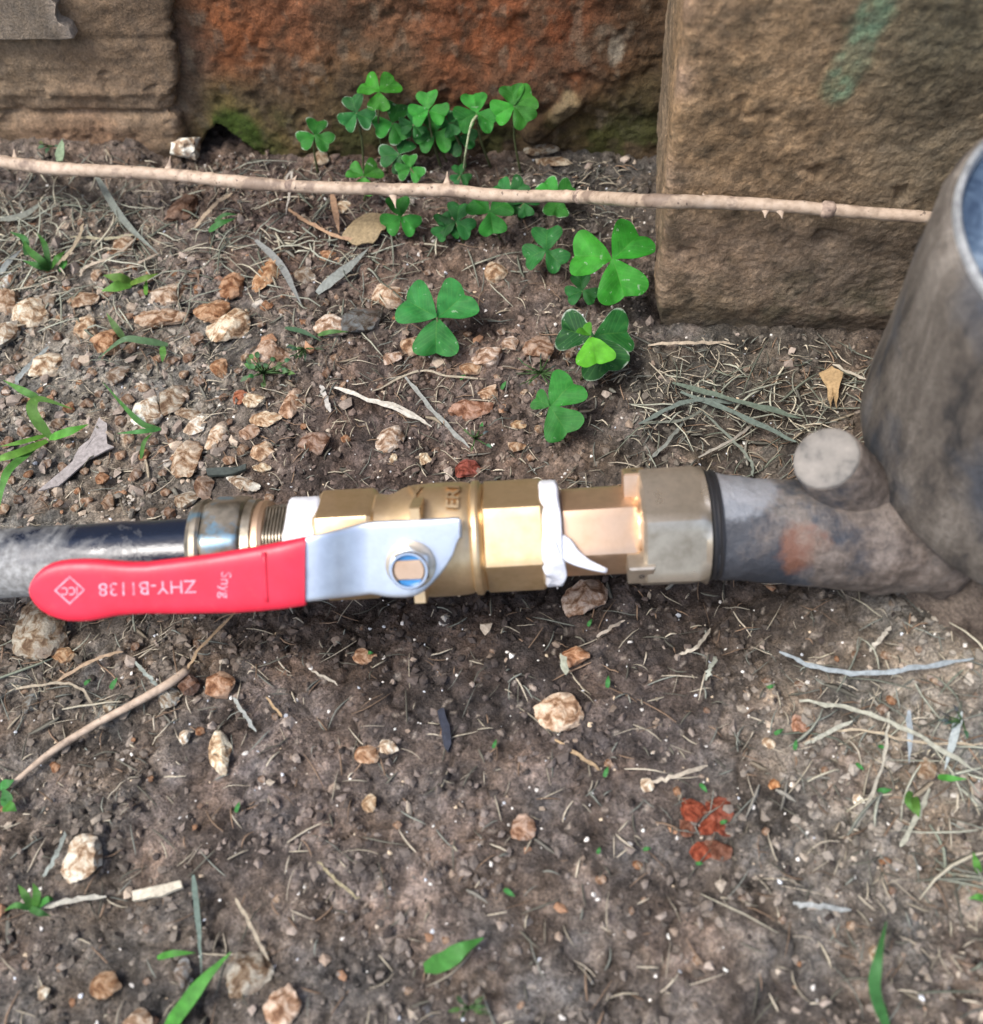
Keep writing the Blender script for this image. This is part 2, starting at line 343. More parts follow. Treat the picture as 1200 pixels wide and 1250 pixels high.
# ------------------------------------------------------------------ ground
DX, DY = (-318, 222), (-192, 212)
def graded(a, b, step, far=30000.):
    c = np.arange(a, b+step, step); out = []; d = step; x = b+step
    while x < far: d *= 1.35; x += d; out.append(x)
    lo = []; d = step; x = a
    while x > -far: d *= 1.35; x -= d; lo.append(x)
    return np.r_[lo[::-1], c, out]
def ghd(x, y, detail=True):                            # ground height in mm
    P = np.c_[x, y].astype(float)
    z = 2.6*fbm(P/45, 3, 1)+1.6*fbm(P/14, 3, 5)
    z = z-4*np.exp(-((P[:, 1]+30)/22)**2)*sstep(-160, -90, P[:, 0])*sstep(140, 60, P[:, 0])
    bank = sstep(156, 178, P[:, 1]+3*fbm(P/12, 2, 9))*sstep(-158, -178, P[:, 0]); z = z+bank*12
    z = z+sstep(88, 52, np.hypot(P[:, 0]-166, P[:, 1]+6))*12
    if detail:
        Q = P+2.2*np.c_[fbm(P/6, 2, 11), fbm(P/6, 2, 12)]
        w1, id1, s1 = worley(Q/7.5, 3); w2, id2, s2 = worley(Q/3.1, 4); w3, id3, s3 = worley(P/1.5, 6)
        pk = sstep(-.12, .22, fbm(P/26, 3, 27))          # 1 = loose and cloddy, 0 = packed
        rd = 1-2*np.abs(fbm(P/6.5, 4, 25)); z = z+1.5*rd+.9*fbm(P/2.6, 3, 26)-2.2*np.exp(-(fbm(P/17, 3, 28)/.035)**2)-1.9
        z = z+(.25+.75*pk)*(1.9*id1*(1-np.clip(w1*1.25, 0, 1)**2)*sstep(0, .25, s1-w1)+1.1*(.3+id2)*(1-np.clip(w2*1.2, 0, 1)**2))+.4*(1-w3)*id3+.4*fbm(P/1.3, 2, 21)
        return z, id1, id2, id3, (s1-w1)
    return z
def gz(x, y): return float(ghd(np.array([x]), np.array([y]), False)[0])
def GG(px, py, dz=0.):                                 # pixel to ground surface
    p = G(px, py, 0.)
    for _ in range(3): p = G(px, py, gz(p[0], p[1])+dz)
    return p
def blobs(P3, lst, unproj, base, wbase=.25):
    acc = np.outer(np.full(len(P3), wbase), base); wt = np.full(len(P3), wbase)
    for px, py, r, c, k in lst:
        q = unproj(px, py); rr = r/scl(q)
        d2 = ((P3-q)**2).sum(1); ww = k*np.exp(-d2/(rr*rr)); acc += ww[:, None]*np.array(c); wt += ww
    return acc/wt[:, None]
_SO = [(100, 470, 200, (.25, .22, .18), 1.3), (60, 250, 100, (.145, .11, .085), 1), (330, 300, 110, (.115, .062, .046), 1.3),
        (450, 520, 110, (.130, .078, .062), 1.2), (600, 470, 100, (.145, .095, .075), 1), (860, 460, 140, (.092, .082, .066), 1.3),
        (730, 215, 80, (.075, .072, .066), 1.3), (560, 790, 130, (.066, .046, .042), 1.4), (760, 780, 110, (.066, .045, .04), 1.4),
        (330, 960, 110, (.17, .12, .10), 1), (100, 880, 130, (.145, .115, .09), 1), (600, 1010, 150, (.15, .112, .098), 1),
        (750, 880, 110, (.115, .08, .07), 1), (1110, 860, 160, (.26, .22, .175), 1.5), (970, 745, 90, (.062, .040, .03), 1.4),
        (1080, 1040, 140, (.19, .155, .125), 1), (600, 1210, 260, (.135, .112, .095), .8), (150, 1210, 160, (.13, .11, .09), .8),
        (150, 165, 50, (.165, .112, .08), 1.8), (40, 165, 50, (.165, .112, .08), 1.8), (1010, 765, 60, (.045, .03, .024), 2), (560, 755, 80, (.036, .026, .024), 2.4), (690, 760, 75, (.036, .026, .024), 2.4), (440, 755, 60, (.045, .033, .028), 1.6), (870, 745, 60, (.045, .032, .028), 1.8), (420, 250, 70, (.12, .07, .055), 1), (380, 600, 110, (.115, .075, .065), 1)]  # dark band below valve and pipe: shade painted in along with damp soil
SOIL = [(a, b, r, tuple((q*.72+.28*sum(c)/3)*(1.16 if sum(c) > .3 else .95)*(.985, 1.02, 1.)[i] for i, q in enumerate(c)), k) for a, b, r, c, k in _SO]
gx, gy = graded(*DX, .85), graded(*DY, .85)
XX, YY = np.meshgrid(gx, gy); X, Y = XX.ravel(), YY.ravel()
Z, i1, i2, i3, gap = ghd(X, Y)
fade = np.exp(-np.maximum(0, np.maximum(np.abs(X)-400, np.abs(Y)-400))/400.); Z = Z*fade
P3 = np.c_[X, Y, Z]
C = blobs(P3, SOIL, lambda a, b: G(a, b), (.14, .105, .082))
P2 = np.c_[X, Y]
v = (.72+.55*i1)*(.7+.6*i2)*(.75+.5*i3)*(1+.6*fbm(P2/9, 4, 31))
dkp = sstep(.08, .38, fbm(P2/13, 4, 33))[:, None]*.5; C = C*(1-dkp)+np.array([.035, .028, .024])*dkp
pl_ = sstep(.1, .4, fbm(P2/21, 4, 34))[:, None]*.35; C = C*(1-pl_)+np.array([.24, .185, .155])*pl_
C = C*v[:, None]*(1+.12*np.c_[fbm(P2/12, 2, 41), 0*X, -fbm(P2/12, 2, 41)])
sp = (i3 > .965) & (vnoise(P2/1.1, 77) > .1); C[sp] = C[sp]*.4+np.array([.42, .37, .31])*.6
C = np.clip(C, .01, .8)
g = mesh('ground', P3, grid_faces(len(gy), len(gx)), m_soil, vcol=C); tag(g, 'crumbly red brown soil with damp dark patches and painted shade under the valve and pipe', kind='structure')

# ------------------------------------------------------------------ masonry
YB, YF = 187., 85.5                                     # face planes of the rear wall and of the front block
def path_sheet(path, zs, disp):                        # path: rows x,y,nx,ny ; returns vertices (z rows)
    A = np.repeat(path[None], len(zs), 0); Zr = np.repeat(zs[:, None], len(path), 1)
    x, y, nx, ny = [A[..., k].ravel() for k in range(4)]; z = Zr.ravel()
    s = np.tile(np.r_[0, np.cumsum(np.hypot(*np.diff(path[:, :2], axis=0).T))], len(zs))
    d = disp(x, y, z, s); return np.c_[x+nx*d, y+ny*d, z]
def corner_path(x0, y0, x1, y1, x2, y2, n0, n1, R, step, fine0, fine1):
    p0, p1, p2 = map(np.array, ((x0, y0), (x1, y1), (x2, y2))); d0, d1 = nz(p1-p0), nz(p2-p1)
    def seg(a, b, near, step, fine):                  # fine within `fine` mm of the corner
        L = np.linalg.norm(b-a); t = [0.]; st = step
        while t[-1] < L:
            if t[-1] > fine: st *= 1.3
            t.append(t[-1]+st)
        t[-1] = L; return np.array(t)
    a = p1-d0*R; t = seg(a, p0, 0, step, fine0)[::-1]; rows = [np.r_[a-d0*q, n0] for q in t]
    c = p1-d0*R+d1*R
    for q in np.linspace(0, 1, 8)[1:-1]*np.pi/2:
        nn = np.array(n0)*math.cos(q)+np.array(n1)*math.sin(q); rows.append(np.r_[p1-np.array(n0)*R-np.array(n1)*R+nn*R, nn])
    a = p1+d1*R; rows += [np.r_[a+d1*q, n1] for q in seg(a, p2, 0, step, fine1)]
    return np.array(rows)
def zlist(zfine, ztop, step):
    z = list(np.arange(-12, zfine, step)); d = step
    while z[-1] < ztop: d *= 1.25; z.append(z[-1]+d)
    z[-1] = ztop; return np.array(z)
# front block (right)
XB = PY(797, 400, YF)[0]
bp = corner_path(XB, YB+6, XB, YF, 1400, YF, (-1, 0), (0, -1), 3.5, .8, 100, 175)
def dblock(x, y, z, s):
    P = np.c_[x, y, z]; d = 1.0*fbm(P/22, 3, 51)+.35*fbm(P/6, 4, 52)+.28*fbm(P/np.array([3., 3., 1.7]), 4, 53)+.35*vnoise(P/1.2, 56)
    d = d-3.0*sstep(14, -4, z+4*fbm(P/12, 2, 54)); d = d-1.8*sstep(.35, .62, fbm(P/9, 3, 55))
    return d
zs = zlist(136, 420, .8); V = path_sheet(bp, zs, dblock)
BL = [(900, 120, 130, (.22, .145, .078), 1), (1000, 200, 120, (.20, .14, .085), 1), (1130, 60, 90, (.075, .07, .045), 1.7), (1120, 190, 80, (.12, .105, .075), 1.2),
      (870, 330, 90, (.22, .155, .105), 1.1), (1000, 340, 90, (.17, .14, .11), 1.1), (860, 385, 50, (.14, .125, .085), 1.1), (1000, 60, 60, (.16, .11, .065), 1), (850, 30, 60, (.21, .14, .085), 1),
      (815, 100, 22, (.38, .27, .20), 2.2), (812, 10, 22, (.38, .26, .20), 2.2), (805, 220, 22, (.32, .235, .17), 1.8)]
Cb = blobs(V, BL, lambda a, b: PY(a, b, YF), (.18, .135, .09))
q = fbm(V/5, 4, 61); q2 = fbm(V/np.array([16, 16, 10.]), 3, 62); q3 = vnoise(V/1.4, 63)
Cb = Cb*np.array([1.14, 1.14, 1.12])*(1+.6*q+.4*q2+.22*q3)[:, None]; dk = sstep(.12, .4, fbm(V/7, 4, 64))[:, None]*.55; Cb = Cb*(1-dk)+np.array([.055, .045, .03])*dk
a0, a1 = PY(1084, -10, YF), PY(1022, 108, YF)                                # green paint smear
t = np.clip(((V-a0)@(a1-a0))/((a1-a0)@(a1-a0)), 0, 1); dd = np.linalg.norm(V-(a0+t[:, None]*(a1-a0)), axis=1)+2.6*fbm(V/4, 3, 66)
gm = (sstep(6.5, 2.5, dd)*(.45+.6*sstep(-.3, .3, fbm(V/2.5, 3, 67)))*.6)[:, None]; Cb = Cb*(1-gm)+np.array([.15, .27, .165])*gm
mo_ = (sstep(40, 5, V[:, 2])*sstep(.0, .3, fbm(V/8, 4, 68)))[:, None]*.55; Cb = Cb*(1-mo_)+np.array([.085, .085, .055])*mo_
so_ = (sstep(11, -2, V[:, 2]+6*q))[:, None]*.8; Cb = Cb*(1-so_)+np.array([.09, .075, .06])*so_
nb = len(bp); Fb = [tuple(f) for f in grid_faces(len(zs), nb)]
back = np.c_[bp[:, 0], np.full(nb, YB+250), np.full(nb, 420.)]; back[0] = (XB, YB+250, 420)
V2 = np.r_[V, back]; o0 = (len(zs)-1)*nb; Fb += [(o0+j, o0+j+1, len(V)+j+1, len(V)+j) for j in range(nb-1)]
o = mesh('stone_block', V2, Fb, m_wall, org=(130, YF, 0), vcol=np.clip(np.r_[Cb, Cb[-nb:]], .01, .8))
tag(o, 'rough tan stone block with a green paint smear, standing forward of the rust brown wall', 'block')
# rear rust coloured wall
XS = PY(196, 140, 181)[0]
xs = graded(-262, 62, .85, 1500.); path = np.c_[xs, np.full(len(xs), YB), 0*xs, 0*xs-1]
hole = PY(256, 142, YB)
def dbrick(x, y, z, s):
    P = np.c_[x, y, z]; d = 1.8*fbm(P/28, 3, 71)+1.5*fbm(P/7, 4, 72)+.6*fbm(P/2.2, 3, 73)-1.5*sstep(.25, .5, fbm(P/9, 4, 76))
    hx = np.abs(x-hole[0]-2); zz = z+2.*fbm(P/5, 2, 74)
    inh = sstep(1.6, -1.6, hx+ .95*(zz-4)-10.5)*sstep(20, 15, z); d = d-26*inh
    ct = (PY(700, 125, YB), PY(650, 165, YB)); t_ = np.clip(((P-ct[0])@(ct[1]-ct[0]))/((ct[1]-ct[0])@(ct[1]-ct[0])), 0, 1)
    dc = np.linalg.norm((P-(ct[0]+t_[:, None]*(ct[1]-ct[0])))[:, [0, 2]], axis=1)
    d = d+3.6*sstep(5.5, 2.5, dc)*(z > 0)-3*np.exp(-((x-ct[0][0]-2)/6)**2-((z-ct[0][2]+10)/3)**2)
    d = d-1.6*sstep(26, 20, z+3*fbm(P/8, 2, 75))*sstep(-60, -30, x)
    return d
zs = zlist(80, 420, .85); V = path_sheet(path, zs, dbrick)
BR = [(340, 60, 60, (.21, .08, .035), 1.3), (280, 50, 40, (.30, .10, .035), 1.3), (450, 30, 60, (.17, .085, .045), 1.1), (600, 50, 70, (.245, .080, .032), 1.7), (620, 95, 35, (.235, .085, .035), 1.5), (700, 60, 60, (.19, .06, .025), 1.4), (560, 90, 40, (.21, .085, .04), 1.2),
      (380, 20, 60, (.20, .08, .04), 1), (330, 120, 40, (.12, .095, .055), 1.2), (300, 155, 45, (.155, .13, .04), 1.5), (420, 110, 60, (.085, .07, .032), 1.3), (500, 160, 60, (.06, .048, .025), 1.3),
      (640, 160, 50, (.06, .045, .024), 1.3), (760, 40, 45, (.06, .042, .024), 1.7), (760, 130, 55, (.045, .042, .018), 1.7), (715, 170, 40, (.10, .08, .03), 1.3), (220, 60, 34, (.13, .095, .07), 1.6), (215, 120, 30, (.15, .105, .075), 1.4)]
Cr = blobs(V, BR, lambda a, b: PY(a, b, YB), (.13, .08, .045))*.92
q = fbm(V/6, 4, 81); Cr = Cr*(1+.5*q+.35*fbm(V/20, 3, 82)+.2*vnoise(V/1.5, 83))[:, None]
bk = sstep(-.02, .28, fbm(V/15, 4, 88))[:, None]*.6; Cr = Cr*(1-bk)+np.array([.085, .06, .038])*bk
st = sstep(.12, .35, fbm(V/np.array([5., 5, 8]), 4, 89))[:, None]*.45; Cr = Cr*(1-st)+np.array([.17, .14, .10])*st
ms_ = (sstep(30, 6, V[:, 2])*sstep(-.05, .30, fbm(V/9, 4, 84)+.12)*sstep(-170, -130, V[:, 0]))[:, None]*.75
Cr = Cr*(1-ms_)+np.array([.045, .054, .014])*ms_
hm = (sstep(15, 9, np.hypot(V[:, 0]-hole[0]-9, V[:, 2]-10)))[:, None]*.85*(V[:, 0] > hole[0]+1)[:, None]; Cr = Cr*(1-hm)+np.array([.04, .075, .01])*hm
dk = sstep(.15, .42, fbm(V/5, 4, 85))[:, None]*.55; Cr = Cr*(1-dk)+np.array([.05, .035, .022])*dk
lc = PY(752, 60, YB); lm = (sstep(6, 3, np.hypot((V[:, 0]-lc[0])*1.6, (V[:, 2]-lc[2])*.7)+2.2*fbm(V/3, 3, 86)))[:, None]*.6; Cr = Cr*(1-lm)+np.array([.34, .31, .24])*lm
cp = PY(690, 130, YB); lm = (sstep(5, 2.5, np.abs((V[:, 0]-cp[0])*.75+(V[:, 2]-cp[2])*-.5)+1.5*fbm(V/3, 3, 87)+.0*V[:, 0])*sstep(9, 7, np.hypot(V[:, 0]-cp[0], V[:, 2]-cp[2])))[:, None]*.6; Cr = Cr*(1-lm)+np.array([.20, .16, .09])*lm
nb = len(xs); Fb = [tuple(f) for f in grid_faces(len(zs), nb)]; back = np.c_[xs, np.full(nb, YB+250), np.full(nb, 420.)]
V2 = np.r_[V, back]; o0 = (len(zs)-1)*nb; Fb += [(o0+j, o0+j+1, len(V)+j+1, len(V)+j) for j in range(nb-1)]
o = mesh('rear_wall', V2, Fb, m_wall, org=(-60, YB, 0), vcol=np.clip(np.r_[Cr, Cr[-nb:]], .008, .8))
tag(o, 'rust coloured old wall with moss along its foot, behind the clover', 'wall')
# rendered slab (left)
YS = 181.5
sp_ = corner_path(-1500, YS, XS, YS, XS, YB+6, (0, -1), (1, 0), 2.5, .85, 125, 20)
zc = [PY(100, yy, YS)[2] for yy in (50, 112, 122, 138)]
def dslab(x, y, z, s):
    P = np.c_[x, y, z]; zz = z+.8*fbm(P/np.array([30., 30, 5]), 2, 91)
    d = 1.1*fbm(P/30, 3, 92)+.5*fbm(P/np.array([7., 7, 4]), 4, 93)+.35*fbm(P/2.2, 3, 94)
    d = d+1.3*np.exp(-((zz-zc[1])/2.2)**2)-1.9*np.exp(-((zz-zc[3])/1.4)**2)-.8*np.exp(-((zz-zc[0])/2.)**2)+1.8*sstep(zc[3], zc[3]-8, zz)+1.0*fbm(P/np.array([14., 14, 9]), 4, 103)-1.2*sstep(.25, .5, fbm(P/7, 3, 104))
    cr = PY(173, 60, YS)[0]+1.6*np.sin(z/7.); d = d-1.8*np.exp(-((x-cr-(z-40)*-.0)/1.3)**2)*sstep(28, 34, z)
    return d
zs = zlist(84, 420, .85); V = path_sheet(sp_, zs, dslab); V[:, 0] += (.30*np.clip(V[:, 2], 0, 90)+3.2*fbm(V[:, [2, 2]]/9, 3, 105))*np.exp(-np.maximum(0, XS-V[:, 0])/25)
SLc = [(120, 60, 60, (.125, .095, .068), 1), (40, 90, 50, (.135, .11, .082), 1), (150, 105, 50, (.155, .12, .09), 1), (60, 118, 40, (.19, .155, .115), 1.2), (150, 128, 30, (.19, .15, .11), 1.2), (180, 30, 40, (.10, .075, .055), 1), (100, 160, 50, (.17, .11, .075), 1.5)]
Cs = blobs(V, SLc, lambda a, b: PY(a, b, YS), (.14, .11, .08))
Cs = Cs*np.array([1.30, 1.20, 1.06])*(1+.45*fbm(V/np.array([14., 14, 5]), 4, 95)+.35*fbm(V/3, 3, 96)+.2*vnoise(V/1.3, 97))[:, None]
dk = sstep(.1, .35, fbm(V/6, 4, 106))[:, None]*.4; Cs = Cs*(1-dk)+np.array([.075, .058, .042])*dk
nb = len(sp_); Fb = [tuple(f) for f in grid_faces(len(zs), nb)]; back = np.c_[sp_[:, 0], np.full(nb, YB+250), np.full(nb, 420.)]
V2 = np.r_[V, back]; o0 = (len(zs)-1)*nb; Fb += [(o0+j, o0+j+1, len(V)+j+1, len(V)+j) for j in range(nb-1)]
slab = mesh('rendered_slab', V2, Fb, m_wall, org=(-230, YS, 0), vcol=np.clip(np.r_[Cs, Cs[-nb:]], .01, .8))
tag(slab, 'grey brown rendered slab with worn ledges at the top left, beside the rust coloured wall', 'wall')
# broken plaster layer on the slab (a part of it)
xe, zb0 = PY(88, 30, YS-4)[0], PY(40, 47, YS-4)[2]
px_ = np.r_[-1500, -600, np.arange(-330, xe-1, 1.0)]; nzr = 40; rows = []; 
for k in range(nzr):
    t_ = k/(nzr-1); zr = zb0+(420-zb0)*t_**1.9
    end = xe-2+3.0*math.sin(zr*.22+1)+2*math.sin(zr*.61); end = end-26*sstep(zb0+22, zb0+40, zr)
    r = np.minimum(px_, end); rows.append(np.c_[r, np.full(len(r), YS-4.2), np.full(len(r), zr)])
Vp = np.concatenate(rows); Vp[:, 1] -= 1.0*fbm(Vp/9, 4, 98)+.9*fbm(Vp/30, 2, 99); Vp[:len(px_), 2] += 1.4*fbm(Vp[:len(px_)]/8, 3, 100)
nP = len(px_); Fp = [tuple(f) for f in grid_faces(nzr, nP)]; base_i = len(Vp)
bot = Vp[:nP].copy(); bot[:, 1] = YS+4; side = Vp[nP-1::nP].copy(); side[:, 1] = YS+4
Vp2 = np.r_[Vp, bot, side]; Fp += [(j+1, j, base_i+j, base_i+j+1) for j in range(nP-1)]
Fp += [(k*nP+nP-1, base_i+nP+k, base_i+nP+k+1, (k+1)*nP+nP-1) for k in range(nzr-1)]
Cp = np.array([.20, .165, .125])*(1+.3*fbm(Vp2/8, 4, 101)+.2*fbm(Vp2/2, 3, 102))[:, None]
ed = sstep(9, 2, np.abs(Vp2[:, 0]-xe))[:, None]*.5; Cp = Cp*(1-ed)+np.array([.33, .29, .25])*ed
pl = mesh('plaster_layer', Vp2, Fp, m_wall, parent=slab, vcol=np.clip(Cp, .01, .8)); tag(pl, 'broken edge of pale plaster')

# ------------------------------------------------------------------ stones
def ico(sub):
    import bmesh
    bm = bmesh.new(); bmesh.ops.create_icosphere(bm, subdivisions=sub, radius=1.)
    V = np.array([v.co[:] for v in bm.verts]); Fs = np.array([[v.index for v in f.verts] for f in bm.faces]); bm.free(); return V, Fs
ICO = {k: ico(k) for k in (1, 2, 3, 4)}
def rock(px, py, wpx, hpx, c, ang=0, sub=3, flat=.55, seed=None, rough=1., bury=.2):
    seed = seed if seed is not None else int(px*7+py*13)
    V, Fs = ICO[sub]; V = V.copy(); r = np.random.default_rng(seed)
    for _ in range(13):                                 # planar chips give facets
        n = nz(r.normal(size=3)); h = r.uniform(.5, .88); d = V@n-h; V = V-np.outer(np.maximum(d, 0), n)*.97
    V = V*(1+rough*(.20*fbm(V*1.6+seed, 3, seed % 97)+.13*fbm(V*4.5+seed, 4, seed % 89)))[:, None]
    V = V/np.abs(V).max(0)
    a = math.radians(-ang); R = np.array([[math.cos(a), -math.sin(a), 0], [math.sin(a), math.cos(a), 0], [0, 0, 1]])
    p = GG(px, py); s = scl(p); hz = flat*min(wpx, hpx)/s/2*1.0
    V = V*np.array([wpx/s/2, hpx/s/2*1.13, hz]); V = V@R.T
    p = p+np.array([0, 0, hz*(1-2*bury)]); base = p-np.array([0, 0, hz])
    return V+p, Fs, base
TAN, CREAM, ORG_, GREY, WHITE, BRN, PINK, DGREY, RED, PEACH = (.33, .24, .175), (.50, .42, .33), (.36, .20, .105), (.23, .205, .185), (.66, .64, .60), (.15, .085, .06), (.36, .26, .225), (.085, .09, .10), (.26, .05, .035), (.48, .30, .20)
